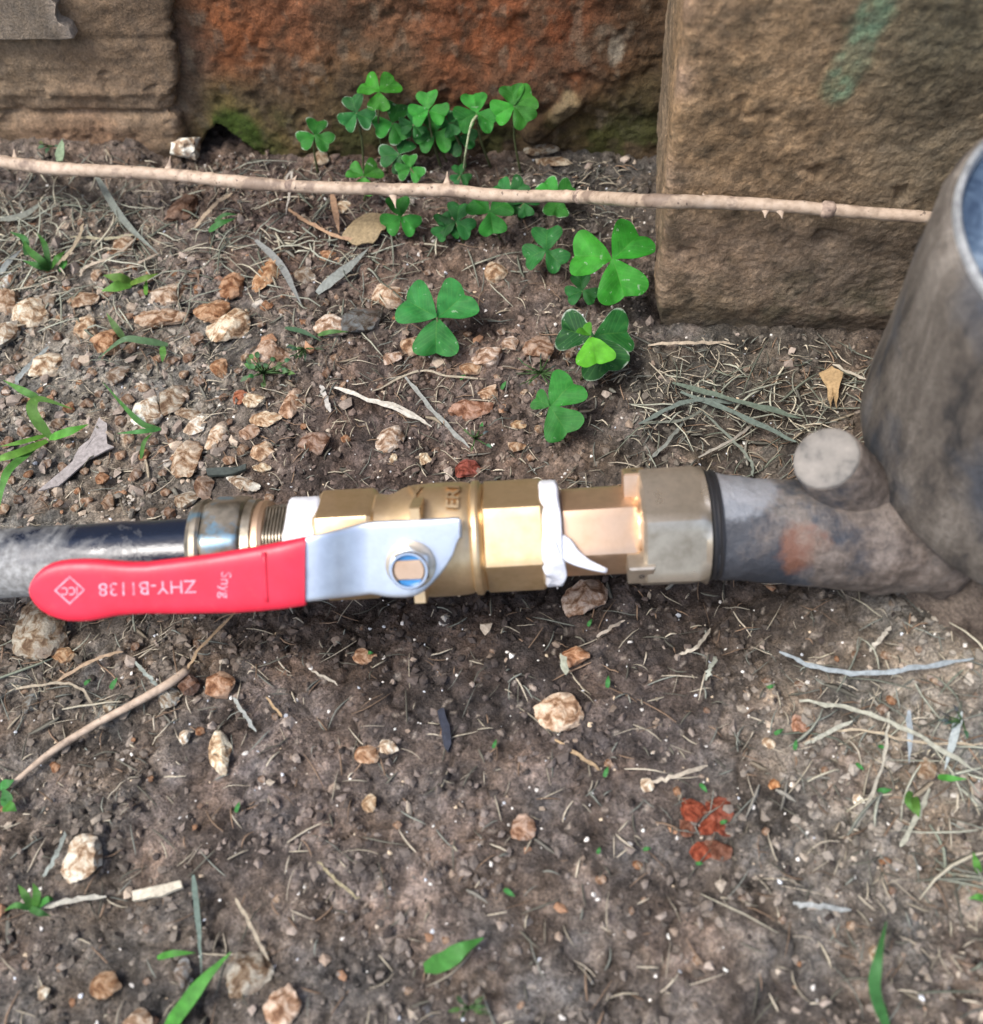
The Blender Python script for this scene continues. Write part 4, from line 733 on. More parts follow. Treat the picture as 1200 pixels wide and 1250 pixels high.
STRANDS = [
 ([(312, 293, 3), (340, 320, 4), (356, 348, 4), (368, 372, 2)], 10, (.20, .21, .20), 'grey dried blade curving over the long upright orange stone'),
 ([(387, 358, 2), (410, 338, 4), (430, 322, 4), (450, 303, 3)], 14, (.23, .25, .23), 'broad grey green dried blade above the dark charcoal stone'),
 ([(952, 795, 3), (1000, 815, 4), (1060, 822, 5), (1120, 815, 4), (1190, 803, 3)], 7, BLUEG, 'long bluish white dry blade curving below the meter'),
 ([(975, 855, 2), (1040, 865, 4), (1110, 893, 5), (1200, 946, 4)], 6, (.40, .40, .32), 'long pale straw running to the right edge'),
 ([(980, 908, 2), (1040, 890, 3), (1120, 906, 4), (1200, 908, 3)], 3.5, STRAW, 'thin yellow straw crossing the right soil level'),
 ([(983, 908, 2), (1010, 895, 3), (1040, 880, 3)], 6, (.44, .44, .36), 'short pale doubled straw at the left end of the thin yellow one'),
 ([(1109, 868, 3), (1111, 900, 4), (1110, 932, 2)], 8, BLUEG, 'short upright bluish blade right of centre of the right soil'),
 ([(1173, 868, 3), (1163, 905, 5), (1153, 940, 2)], 11, (.40, .45, .44), 'wide pale bluish blade near the right edge'),
 ([(1085, 868, 3), (1080, 920, 4), (1062, 975, 3), (1035, 1025, 1)], 4.5, (.33, .31, .25), 'long thin dry stalk bending down towards the lower soil at right'),
 ([(1135, 962, 3), (1118, 1000, 3), (1098, 1035, 1)], 7, (.38, .38, .30), 'dry pale blade below the right green sprig'),
 ([(405, 472, 2), (460, 490, 4), (520, 515, 2)], 6, (.60, .57, .50), 'whitish straw left of centre above the valve'),
 ([(440, 485, 2), (490, 498, 3), (527, 522, 1)], 4.5, (.52, .49, .42), 'thinner whitish straw crossing the larger one'),
 ([(391, 470, 2), (397, 485, 2), (403, 503, 1)], 7, (.55, .53, .48), 'short white bent straw near the pinkish notch stone'),
 ([(495, 460, 2), (530, 503, 4), (572, 546, 2)], 6, (.25, .26, .24), 'grey blade slanting down towards the valve body'),
 ([(455, 478, 1), (508, 453, 3), (545, 458, 3), (592, 463, 1)], 3, (.40, .35, .26), 'thin arched tan stalk above the grey slanting blade'),
 ([(822, 468, 2), (900, 489, 5), (978, 510, 3)], 7, DGRN, 'dark green limp blade, upper of two left of the round plug'),
 ([(830, 478, 2), (900, 505, 5), (972, 540, 3)], 7, (.10, .13, .11), 'dark green limp blade, lower of two left of the round plug'),
 ([(780, 517, 1), (840, 490, 4), (900, 492, 2)], 6, (.12, .15, .13), 'dark dull blade arching left of the round plug'),
 ([(780, 516, 1), (835, 512, 3), (872, 487, 2)], 4, (.13, .14, .115), 'thin dark blade above the union nut'),
 ([(858, 503, 1), (898, 541, 3), (917, 565, 3), (918, 582, 1)], 4, (.15, .17, .14), 'thin bent green grey stalk behind the metal pipe'),
 ([(792, 562, 1), (815, 540, 3), (835, 513, 1)], 5, (.17, .18, .16), 'short grey blade above the union nut'),
 ([(853, 558, 1), (895, 536, 3), (922, 515, 1)], 4, (.28, .26, .22), 'pale stalk crossing the bent one behind the metal pipe'),
 ([(792, 421, 1), (840, 418, 3), (892, 419, 1)], 4.5, (.48, .40, .30), 'level pale straw along the foot of the stone block'),
 ([(1016, 444, 2), (1058, 464, 2)], 4, (.50, .45, .36), 'short straw beside the meter above the brown leaf'),
 ([(118, 215, 2), (150, 268, 4), (195, 312, 2)], 10, (.17, .19, .165), 'grey green limp blade in the upper left grass'),
 ([(0, 268, 2), (30, 262, 3), (60, 240, 2)], 9, (.17, .18, .15), 'dull green blade at the left edge under the thorny stem'),
 ([(102, 272, 3), (90, 300, 5), (65, 330, 2)], 5, STRAW, 'straight pale straw over the dark green tuft at left'),
 ([(85, 288, 2), (130, 291, 3), (168, 286, 2)], 4, (.36, .33, .22), 'level thin straw in the upper left grass'),
 ([(98, 338, 1), (104, 326, 3), (138, 313, 3), (168, 290, 2)], 4, (.50, .42, .32), 'kinked pale stalk resting over the small tan stone'),
 ([(135, 335, 1), (160, 325, 3), (196, 308, 2)], 3, (.46, .38, .29), 'straight thin stalk below the small tan stone'),
 ([(0, 335, 2), (10, 320, 3), (28, 303, 2)], 8, (.21, .23, .22), 'grey blade by the left edge above the blue grey pebble'),
 ([(17, 470, 2), (30, 452, 3), (60, 422, 2)], 7, (.27, .30, .29), 'grey blade beside the yellowish cream wedge stone'),
 ([(237, 278, 1), (262, 250, 4), (283, 236, 3)], 5, (.38, .30, .21), 'short brown stalk by the green leaf below the thorny stem'),
 ([(352, 255, 1), (372, 268, 4), (410, 288, 4), (445, 295, 2)], 5, (.36, .23, .14), 'reddish dry stalk joined to the curled brown leaf'),
 ([(405, 235, 2), (410, 262, 4), (414, 285, 2)], 9, (.30, .19, .12), 'upright brown stalk under the thorny stem'),
 ([(345, 226, 2), (356, 210, 4), (348, 262, 2)], 3, (.5, .46, .4), 'thin white stalk passing under the thorny stem'),
 ([(225, 822, 3), (245, 790, 5), (292, 742, 3)], 4, (.42, .30, .18), 'thin reddish stalk rising from the twig end to the red handle'),
 ([(60, 836, 2), (115, 805, 4), (150, 795, 3)], 4.5, (.36, .26, .17), 'thin brown stalk below the large grey tan stone'),
 ([(8, 843, 1), (70, 834, 3), (100, 842, 3), (118, 870, 1)], 3.5, (.40, .34, .25), 'hooked tan stalk near the left edge'),
 ([(285, 850, 2), (297, 870, 3), (312, 893, 1)], 5, (.38, .40, .37), 'pale grey blade right of the orange speckled stone'),
 ([(165, 808, 2), (180, 825, 3), (193, 838, 1)], 5, (.28, .32, .29), 'grey green short blade above the diagonal twig'),
 ([(325, 852, 1), (345, 876, 2)], 3.5, (.45, .32, .18), 'tiny orange straw on dark soil'),
 ([(380, 818, 1), (412, 836, 2)], 3.5, (.48, .44, .36), 'tiny pale straw below the lever'),
 ([(30, 1112, 2), (80, 1101, 4), (130, 1094, 2)], 7, (.52, .50, .42), 'pale dry blade along the lower left'),
 ([(52, 1070, 1), (68, 1045, 3), (80, 1015, 2)], 6, (.25, .28, .25), 'grey green blade left of the cream white crumbly stone'),
 ([(236, 1068, 2), (241, 1120, 5), (246, 1190, 3)], 8, (.13, .18, .15), 'long dark green grey blade crossing the lower left'),
 ([(288, 1095, 2), (305, 1130, 4), (328, 1172, 2)], 5, (.44, .38, .28), 'straw slanting over the large bottom stone'),
 ([(678, 902, 1), (707, 922, 3), (735, 941, 1)], 5, (.46, .33, .19), 'short orange straw below the knobbly stone'),
 ([(728, 778, 1), (745, 768, 2), (762, 757, 1)], 4.5, (.44, .38, .31), 'short pale straw below the union nut'),
 ([(795, 955, 1), (830, 946, 3), (865, 934, 1)], 6, (.48, .42, .33), 'pale crooked root on the soil right of centre'),
 ([(828, 799, 1), (850, 790, 3), (867, 768, 1)], 5, (.52, .47, .38), 'bent pale straw below the metal pipe'),
 ([(860, 830, 1), (868, 815, 3), (874, 800, 1)], 6, (.38, .40, .33), 'short grey green shred below the metal pipe'),
 ([(1062, 795, 1), (1075, 780, 3), (1088, 765, 1)], 6, (.50, .46, .38), 'short pale straw under the meter'),
 ([(968, 1103, 2), (1000, 1106, 3), (1040, 1112, 2)], 7, (.34, .36, .35), 'grey dry blade at the lower right'),
 ([(388, 1052, 1), (410, 1075, 3), (440, 1098, 1)], 4, (.38, .33, .20), 'yellowish stalk low left of the middle'),
]
for pts, wd, c, lab in STRANDS:
    P = pxpath(pts, 6); jr = random.Random(int(pts[0][0]*3+pts[0][1])); big = wd > 7.5; P = [p+np.array([jr.gauss(0, .22), jr.gauss(0, .22), jr.gauss(0, .15)])*(.35 if big else 1) for p in P]
    V, Fs = ribbon(P, wd*.85/scl(P[len(P)//2]), .12, big)
    nm = 'dry_straw' if wd > 5.5 else 'dry_stalk'
    tag(mesh(nm, V, Fs, m_dry, org=P[0], color=tuple(q*(.72 if sum(c) > .9 else .9) for q in c), sharp=35), lab, 'dry grass', 'dry grass strands on the soil')
# diagonal twig at lower left
P = pxpath([(12, 960, 2), (60, 920, 3), (110, 888, 4), (165, 858, 4), (205, 835, 4), (228, 818, 3)], 8)
V, Fs = tube(P, [.75, 1.05, 1.15, 1.25, 1.4, 1.2], 10, .12, 5)
tag(mesh('twig', V, Fs, m_twig, org=P[0]), 'short peeled twig lying diagonally at the lower left', 'twig')
# flat scraps
def scrap(name, poly, c, lab, cat, dz=1.2, th=.6, curl=1.2, m=None):
    P = np.array([GG(x, y, dz) for x, y in poly]); c0 = P.mean(0); n = len(P)
    out = []; 
    for i in range(n):
        for t in (0, .33, .66): out.append(P[i]*(1-t)+P[(i+1) % n]*t)
    out = np.array(out); out[:, :2] += .5*np.c_[fbm(out/1.5, 2, 5), fbm(out/1.5, 2, 6)]; mid = c0+(out-c0)*.55
    for A in (out, mid): A[:, 2] += curl*fbm(A/7, 2, int(poly[0][0]))
    k = len(out); V = np.r_[out, mid, [c0+np.array([0, 0, .2])], out-[0, 0, th], mid-[0, 0, th], [c0-np.array([0, 0, th])]]
    o2 = 2*k+1; Fs = []
    for i in range(k):
        j = (i+1) % k; Fs += [(i, j, k+j, k+i), (k+i, k+j, 2*k), (o2+j, o2+i, o2+k+i, o2+k+j), (o2+k+j, o2+k+i, o2+2*k), (j, i, o2+i, o2+j)]
    return tag(mesh(name, V, Fs, m or m_dry, org=P[0], color=c, sharp=50), lab, cat)
scrap('grey_scrap', [(121, 509), (131, 516), (131, 542), (140, 546), (108, 560), (72, 592), (47, 600), (60, 586), (88, 563), (96, 545), (116, 532)], (.27, .25, .245), 'thin pointed grey scrap of dead leaf among the left gravel', 'leaf scrap', 2.2)
scrap('curled_leaf', [(418, 288), (432, 270), (446, 262), (470, 262), (471, 280), (455, 294), (435, 297)], (.26, .20, .115), 'curled brown dry leaf under the thorny stem', 'dry leaf', 4, .5, 4)
scrap('dry_leaf', [(999, 456), (1014, 449), (1029, 456), (1024, 476), (1022, 497), (1018, 478), (1015, 497), (1010, 474)], (.36, .25, .13), 'small torn yellowish leaf near the meter', 'dry leaf', 4, .5, 2)
scrap('bark_strip', [(162, 1088), (205, 1078), (220, 1074), (224, 1082), (196, 1094), (163, 1099)], (.46, .42, .33), 'pale strip of bark at the lower left beside the dark green grey blade', 'bark', 3, 1.5, 1)
scrap('charred_stick', [(534, 868), (541, 864), (549, 885), (551, 905), (547, 917), (541, 910), (538, 890)], (.022, .026, .04), 'black charred sliver on the soil below the valve', 'charcoal', 1.6, 2, 1)
scrap('dark_strip', [(252, 571), (285, 570), (300, 566), (301, 573), (285, 578), (254, 580)], (.04, .05, .045), 'short dark strip above the coupling nut', 'leaf scrap', 2.5, 1, 1)
scrap('grey_green_scrap', [(684, 797), (692, 802), (694, 818), (690, 824), (684, 812)], (.34, .36, .28), 'grey green flake on the orange stone below the valve', 'leaf scrap', 5, .4, .6)
scrap('pale_sprig_leaf', [(66, 188), (76, 170), (79, 178), (76, 195), (69, 196)], (.20, .27, .17), 'wilted pale green leaf just above the thorny stem at left', 'leaf', 6, .4, 1)

# green grass sprigs
def sprig(label, blades, mcol, cat='grass sprig', base=None, grp=None, name='grass_sprig'):
    b0 = base or blades[0][0][0]; p0 = GG(b0[0], b0[1]); t_ = thing(name, p0, label, cat, grp)
    for pts, wd in blades:
        P = pxpath(pts, 6, 4); V, Fs = ribbon(P, wd/scl(P[len(P)//2]), .14)
        c = tuple(x*random.uniform(.8, 1.25) for x in mcol); mesh('blade', V, Fs, m_grass, parent=t_, color=c, sharp=35)
    return t_
def b_grass(n, b):
    oi = N(n, 'ShaderNodeObjectInfo'); a = noise(n, 350, 4, .6)
    r = ramp(n, a.outputs[0], [(.3, G1(.7)), (.62, G1(1.15)), (.75, (1.8, 1.6, 2.2))])
    x = mix(n, 1., oi.outputs['Color'], r.outputs[0], 'MULTIPLY'); n.links.new(x, b.inputs['Base Color'])
    out = n.nodes['Material Output']; tr = N(n, 'ShaderNodeBsdfTranslucent'); n.links.new(x, tr.inputs[0]); ms = N(n, 'ShaderNodeMixShader'); ms.inputs[0].default_value = .25
    n.links.new(b.outputs[0], ms.inputs[1]); n.links.new(tr.outputs[0], ms.inputs[2]); n.links.new(ms.outputs[0], out.inputs[0])
m_grass = mat('green_grass', rough=.55, build=b_grass, spec=.25)
GR, GR2, GD = (.085, .23, .035), (.10, .20, .06), (.035, .10, .03)
sprig('forked bright green blade at left under the dry stalks', [([(160, 346, 2), (145, 340, 6), (126, 336, 7)], 14), ([(160, 346, 2), (143, 350, 6), (124, 355, 6)], 14), ([(158, 347, 2), (176, 340, 7), (193, 334, 6)], 8), ([(178, 360, 1), (178, 350, 3), (179, 340, 4)], 5)], GR)
sprig('green blades crossing over the orange clod at left', [([(152, 414, 2), (140, 398, 6), (130, 382, 7)], 8), ([(205, 421, 2), (175, 416, 6), (150, 415, 7), (120, 437, 4)], 9), ([(198, 423, 3), (199, 432, 5), (198, 442, 3)], 8)], GR2)
sprig('large long bladed green sprig at the left edge', [([(62, 534, 3), (45, 513, 8), (39, 496, 10), (50, 487, 9), (88, 499, 5)], 13), ([(60, 535, 3), (84, 527, 7), (108, 518, 5)], 11), ([(58, 538, 3), (25, 552, 7), (0, 560, 8), (-30, 572, 6)], 10), ([(45, 545, 3), (14, 570, 8), (4, 590, 8), (-2, 625, 4)], 10), ([(48, 487, 8), (28, 477, 10), (4, 464, 8)], 9), ([(57, 531, 3), (25, 540, 6), (0, 545, 7)], 6)], (.10, .26, .045))
sprig('thin speckled green blades beside the round white stone', [([(196, 524, 2), (175, 518, 5), (155, 500, 7), (125, 466, 5)], 7), ([(196, 524, 2), (170, 527, 5), (143, 529, 3)], 6), ([(172, 560, 1), (176, 540, 5), (186, 528, 4)], 5)], (.07, .19, .05))
sprig('dark green curled tuft at the upper left', [([(60, 330, 2), (50, 318, 8), (35, 305, 9), (28, 290, 7)], 9), ([(60, 330, 2), (45, 324, 7), (28, 318, 5)], 8), ([(62, 328, 2), (70, 315, 8), (80, 306, 6)], 8), ([(32, 312, 2), (30, 292, 8), (12, 283, 6)], 8), ([(60, 330, 2), (55, 300, 9), (45, 284, 7)], 7), ([(72, 330, 2), (78, 322, 5), (82, 318, 5)], 8)], (.045, .14, .03))
sprig('small green blade pair below the thorny stem', [([(255, 282, 2), (270, 272, 5), (287, 267, 4)], 8), ([(262, 270, 2), (275, 262, 5), (290, 262, 4)], 5)], (.04, .13, .04))
sprig('slim green blades lying beside the dark charcoal stone', [([(348, 400, 2), (370, 405, 4), (392, 416, 3)], 6), ([(388, 409, 2), (405, 405, 5), (425, 405, 4)], 6)], (.06, .13, .05))
sprig('green sprig with drooping blades at the lower right', [([(1115, 970, 2), (1118, 985, 5), (1122, 998, 4)], 11), ([(1112, 966, 2), (1108, 978, 5), (1116, 993, 4)], 8), ([(1145, 948, 2), (1160, 950, 5), (1180, 951, 5)], 8)], GR)
sprig('dark green tuft near the meter, lowest at the right edge', [([(1196, 1066, 2), (1192, 1054, 5), (1188, 1040, 5)], 9), ([(1205, 1100, 2), (1195, 1095, 5), (1182, 1097, 4)], 8)], GR)
sprig('wide bright green blade at the bottom left', [([(200, 1262, 2), (225, 1228, 6), (250, 1195, 9), (282, 1162, 9)], 18), ([(192, 1169, 3), (212, 1164, 6), (238, 1163, 5)], 8)], (.06, .22, .03))
sprig('broad green leaf blade low in the middle', [([(518, 1182, 3), (545, 1172, 7), (565, 1158, 9), (590, 1145, 8)], 22)], (.05, .17, .03))
sprig('tall soft green blade at the bottom right', [([(1085, 1260, 3), (1068, 1210, 12), (1072, 1170, 16), (1082, 1125, 14)], 14)], (.05, .14, .045))
sprig('leafy green tuft at the lower left edge', [([(40, 1108, 2), (30, 1092, 6), (22, 1080, 5)], 9), ([(42, 1108, 2), (45, 1092, 6), (40, 1078, 5)], 10), ([(44, 1108, 2), (58, 1098, 6), (66, 1098, 4)], 8), ([(38, 1110, 2), (20, 1105, 5), (5, 1112, 3)], 7), ([(36, 1108, 2), (48, 1114, 5), (62, 1118, 3)], 8)], (.06, .18, .035))
sprig('round leaved green sprout at the left edge below the twig', [([(4, 985, 2), (8, 975, 5), (3, 962, 6)], 15), ([(4, 985, 2), (12, 985, 5), (20, 990, 4)], 13), ([(0, 960, 2), (8, 957, 4), (17, 952, 4)], 12)], (.05, .17, .04))
TINY = [(941, 838, 12, 25, 'by the pale blade below the meter'), (951, 893, 13, 30, 'left of the short doubled straw'), (971, 909, 13, 80, 'touching the end of the doubled straw'), (1080, 965, 18, 5, 'under the long thin dry stalk'), (1050, 936, 13, -40, 'just above and left of the dry stalk'), (1077, 912, 10, -20, 'at the foot of the upright straw on the right'),
        (859, 962, 14, -50, 'above the red brick fragments'), (884, 1003, 10, 20, 'on the red brick fragments'), (854, 1054, 9, 0, 'under the red brick fragments'), (622, 1090, 16, -35, 'low in the middle of the soil'), (742, 832, 15, 85, 'right of the knobbly stone, upper one'), (740, 942, 14, 70, 'at the end of the orange straw'), (604, 908, 12, 70, 'left of the knobbly stone'), (790, 1036, 10, 10, 'low right of the middle'), (731, 1038, 9, 70, 'near the squarish pink tan stone'), (107, 832, 11, 40, 'below the large grey tan stone'), (139, 834, 16, 60, 'second from the left below the brown stalk'), (290, 985, 14, 70, 'below the spotted white stone'), (452, 797, 7, 0, 'on the small orange pebble below the lever'), (565, 460, 9, 40, 'under the large speckled clover'), (615, 470, 12, 60, 'between the pink chips and the lowest clover'), (588, 520, 10, 80, 'above the valve ring'), (720, 760, 10, 60, 'below the pink tan stone by the tape')]
for px, py, L_, a_, where in TINY:
    dx, dy = L_/2*math.cos(math.radians(a_)), -L_/2*math.sin(math.radians(a_))
    P = pxpath([(px-dx, py-dy, 1.), (px, py, 2.2), (px+dx, py+dy, 1.8)], 5); V, Fs = ribbon(P, max(4.5, L_*.38)/scl(P[4]), .3)
    tag(mesh('seedling_leaf', V, Fs, m_grass, org=P[0], sharp=35, color=(.05, .20, .05)), 'tiny green seedling leaf '+where, 'seedling', 'tiny seedlings on the bare soil')
# small leafy weed by the pinkish brown stone
def weed(cx_, cy_, n_, spread, label, c, seed, lw=(6, 10)):
    r = random.Random(seed); p0 = GG(cx_, cy_); t_ = thing('leafy_weed', p0, label, 'weed')
    for i in range(n_):
        a = r.uniform(0, 2*math.pi); d = r.uniform(.3, 1)*spread; ex, ey = cx_+math.cos(a)*d, cy_+math.sin(a)*d*.55
        P = pxpath([(cx_, cy_, 1), ((cx_+ex)/2, (cy_+ey)/2, r.uniform(3, 7)), (ex, ey, r.uniform(2, 7))], 3)
        V, Fs = tube(P, [.35, .2], 5); mesh('stem', V, Fs, m_grass, parent=t_, color=(.06, .12, .04))
        e = P[-1]; q = e+np.array([math.cos(a)*3.1, math.sin(a)*-2.8, r.uniform(-.8, 1.0)])*r.uniform(.7, 1.2); V, Fs = ribbon(crpath([e, (e+q)/2+[0, 0, .5], q], 3), r.uniform(*lw)/5.2, .2)
        mesh('leaf', V, Fs, m_grass, parent=t_, sharp=35, color=tuple(x*r.uniform(.6, 1.4) for x in c))
    return t_
weed(322, 455, 22, 36, 'low leafy green weed around the pinkish brown stone', (.07, .17, .06), 3)
weed(372, 425, 10, 26, 'dark feathery weed right of the pinkish brown stone', (.03, .07, .035), 4, (3, 5))
weed(660, 455, 16, 36, 'fine dark weed between the half buried brown stone and the lowest clover', (.05, .075, .04), 5, (2.5, 4))
weed(580, 535, 8, 20, 'tiny grey green weed above the valve ring', (.10, .13, .08), 6, (3, 6))
weed(572, 1230, 8, 22, 'tiny dark weed at the bottom edge of the soil', (.04, .10, .03), 7, (4, 7))
weed(1175, 880, 7, 22, 'small grey green weed by the wide pale blade', (.05, .09, .05), 8, (3, 5))
weed(60, 178, 5, 12, 'small wilted weed above the thorny stem at left', (.09, .13, .06), 9, (5, 8))

# ------------------------------------------------------------------ clover
HEART = np.array([(0, 0.02), (.12, .15), (.3, .34), (.5, .50), (.68, .60), (.82, .625), (.94, .57), (1.01, .43), (1.02, .28), (.98, .13), (.92, .0)])
def leaflet(J, T, nrm, bend=.12, fold=.16, seed=0):
    ax = T-J; L_ = np.linalg.norm(ax); ax = ax/L_; sd = nz(np.cross(nrm, ax)); up = np.cross(ax, sd)
    O = np.array(crpath([np.r_[h, 0] for h in HEART], 2))[:, :2]; n = len(O); cs = [0, .33, .66, 1]
    xm = np.linspace(0, .90, n); V = []; E = []
    for sgn in (1, -1):
        for c in cs:
            for i in range(n):
                x_ = xm[i]*(1-c)+O[i, 0]*c; y_ = sgn*O[i, 1]*c
                z_ = fold*abs(y_)*1.0-bend*(x_**2)+.045*math.sin(x_*6+seed*1.7+y_*7)+.03*math.sin(y_*13+seed)
                V.append(J+(ax*x_+sd*y_+up*z_)*L_); E.append((c, x_, 0))
    Fs = []
    for g_ in (0, 1):
        for k in range(3):
            for i in range(n-1):
                a = (g_*4+k)*n+i; q = (a, a+1, a+n+1, a+n); Fs.append(q if g_ == 0 else q[::-1])
    V = np.array(V); V = np.r_[V, V-up*.22]; m_ = 8*n; Fs += [tuple(i+m_ for i in q[::-1]) for q in Fs]
    return V, Fs, np.array(E+E, float)
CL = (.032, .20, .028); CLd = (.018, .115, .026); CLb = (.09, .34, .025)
CLOVER = [  # junction x, y, radius, leaflet angles (degrees, picture), height, colour, pale margin, label
 (463, 112, 25, (145, 38, 268), None, (.045, .25, .02), 0, 'bright clover standing highest in the row at the wall foot'),
 (435, 138, 22, (105, 225, 335), None, CLd, 1, 'dark clover left of the highest bright one'),
 (384, 165, 21, (205, 80, 330), None, CL, 1, 'leftmost clover, at the foot of the mossy wall'),
 (479, 150, 24, (70, 195, 300), None, CL, 1, 'clover with silvery leaf margins under the highest bright one'),
 (487, 188, 23, (60, 185, 285), 14, CLd, 1, 'clover with pale margins just above the thorny stem'),
 (523, 134, 24, (95, 205, 340), None, CL, 0, 'clover above another, left of the wall crack'),
 (531, 162, 24, (95, 212, 332), 16, CL, 0, 'clover directly below another, behind the thin flower stalk'),
 (582, 138, 26, (100, 205, 330), None, CL, 0, 'clover behind the tip of the pale flower stalk'),
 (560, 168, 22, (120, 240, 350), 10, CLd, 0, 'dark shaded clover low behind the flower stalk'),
 (628, 129, 27, (100, 30, 205, 310), None, (.04, .22, .025), 0, 'rightmost clover of the row at the wall foot, with four open leaflets'),
 (444, 215, 21, (150, 32, 270), 12, (.05, .21, .03), 0, 'clover peeping over the thorny stem at left'),
 (489, 265, 23, (102, 212, 325), 10, CL, 0, 'clover just below the thorny stem, beside the curled leaf'),
 (557, 271, 23, (80, 200, 330), 8, CLd, 0, 'dark clover below the thorny stem in the middle'),
 (598, 259, 26, (145, 30, 280), 14, CL, 0, 'clover below the thorny stem in the middle, lighter of two'),
 (623, 238, 23, (140, 40, 300), 12, CLd, 0, 'clover half hidden behind the thorny stem'),
 (679, 240, 25, (130, 30, 268), 12, CL, 1, 'clover crossed by the thorny stem near the stone block'),
 (562, 214, 13, (100, 220, 330), 7, CLd, 0, 'tiny clover at the foot of the flower stalk'),
 (667, 306, 28, (88, 198, 318), 12, CLd, 0, 'medium dark clover below the thorny stem, left of the largest one'),
 (748, 316, 50, (44, 170, 288), 26, (.035, .25, .022), 0, 'largest clover, against the edge of the stone block'),
 (711, 355, 20, (100, 200, 330), 8, CLd, 0, 'small shaded clover behind the largest one'),
 (533, 387, 46, (150, 38, 268), 14, (.028, .17, .035), 0, 'large speckled clover standing alone left of the others'),
 (725, 411, 46, (12, 165, 293), 15, CLd, 1, 'dark clover with pale edges below the largest one'),
 (721, 410, 34, (283, 130), 22, CLb, 0, 'young lime green clover lying over the dark pale edged one'),
 (671, 496, 44, (47, 304, 150), 14, (.04, .22, .035), 0, 'lowest clover, nearest the brass valve'),
(505, 152, 18, (80, 190, 310), None, CLd, 0, 'small dark clover squeezed between two brighter ones at the wall foot'),
 (548, 150, 17, (60, 170, 290), None, CLd, 0, 'small dark clover left of the flower stalk tip'),
 (501, 205, 17, (95, 200, 320), 10, CL, 1, 'small clover close above the thorny stem, right of the pale margined one'),
 (545, 278, 18, (110, 220, 345), 6, CLd, 0, 'lowest small dark clover of the middle group under the thorny stem'),
 (640, 248, 16, (150, 280, 30), 10, CLd, 0, 'small clover peeping out below the thorny stem, right of the middle group'),
]
for ci, (px, py, r_, angs, zh, c, pale, lab) in enumerate(CLOVER):
    if zh is None:
        J = G(px, py, 10)
        J = PY(px, py, 176-random.uniform(0, 4)) if J[1] > 172 else J
    else: J = GG(px, py, zh)
    if J[1] > 180: J = PY(px, py, 176)
    bx, by = J[0]+random.uniform(-4, 4), min(J[1]+random.uniform(-2, 6), 182); 
    if bx > XB-3: bx = XB-4
    base = np.array([bx, by, gz(bx, by)-1]); t_ = thing('clover_plant', base, lab, 'clover', 'clover plants at the foot of the wall')
    V, Fs = tube(crpath([base, (base+J)/2+[random.uniform(-2, 2), -1.5, 2], J], 6), [.55, .4], 6)
    mesh('stem', V, Fs, m_grass, parent=t_, color=(.13, .16, .07))
    vr = -nz(ray(px, py)); nrm0 = nz(vr*.62+np.array([random.uniform(-.12, .12), random.uniform(-.1, .1), .45]))
    for k, a in enumerate(angs):
        rr = r_*random.uniform(.92, 1.06); tv = random.uniform(.62, 1.25)
        if (ci == 22 and k == 1) or (ci == 23 and k == 2): rr *= .5
        nrm = nz(nrm0+np.array([random.uniform(-.15, .15), random.uniform(-.15, .15), 0]))
        T = PN(px+rr*math.cos(math.radians(a)), py-rr*math.sin(math.radians(a)), J, nrm)
        V, Fs, E_ = leaflet(J, T, nrm, random.uniform(.0, .2), random.uniform(.05, .25), ci*3+k)
        V[:, 1] = np.minimum(V[:, 1], YB-4)
        over = (V[:, 1] > YF-4) & (V[:, 0] > XB-1.0)
        V[over, 0] = XB-1.0-(.15*(V[over, 0]-XB)).clip(0, 1)
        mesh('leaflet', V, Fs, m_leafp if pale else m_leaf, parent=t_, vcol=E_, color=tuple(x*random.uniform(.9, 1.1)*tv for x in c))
P = [GG(566, 212, 3), GG(568, 190, 18), GG(572, 165, 26), GG(576, 150, 30), GG(582, 142, 30)]
V, Fs = tube(crpath(P, 5), [.5, .45, .5, .8], 6); tag(mesh('flower_stalk', V, Fs, m_dry, org=P[0], color=(.32, .38, .22)), 'thin pale flower stalk rising between the clovers', 'stalk')

# ------------------------------------------------------------------ thorny stem
kp = [(-70, 186, 20), (0, 197, 21), (60, 205, 21), (130, 209, 22), (205, 213, 22), (290, 222, 23), (355, 227, 24), (470, 231, 26), (545, 233, 28), (620, 239, 30), (700, 240, 33), (790, 245, 42), (880, 247, 52), (960, 252, 56), (1060, 260, 54), (1140, 266, 53), (1300, 280, 52)]
Ps = []
for x_, y_, z_ in kp:
    p = G(x_, y_, z_)
    if x_ > 780 and p[1] > YF-6.0: p = PY(x_, y_, YF-6.0)
    Ps.append(p)
Pt = crpath(Ps, 10); V, Fs = tube(Pt, [3.0, 2.75, 2.7, 2.6, 2.5, 2.6, 2.45, 2.4, 2.5, 2.3, 2.3, 2.2, 2.1, 2.0, 1.9, 1.9, 1.9], 16, .20, 9)
stem_t = thing('thorny_stem', Ps[0], 'long pale thorny stem lying across the picture in front of the wall', 'stem')
mesh('cane', V, Fs, m_twig, parent=stem_t)
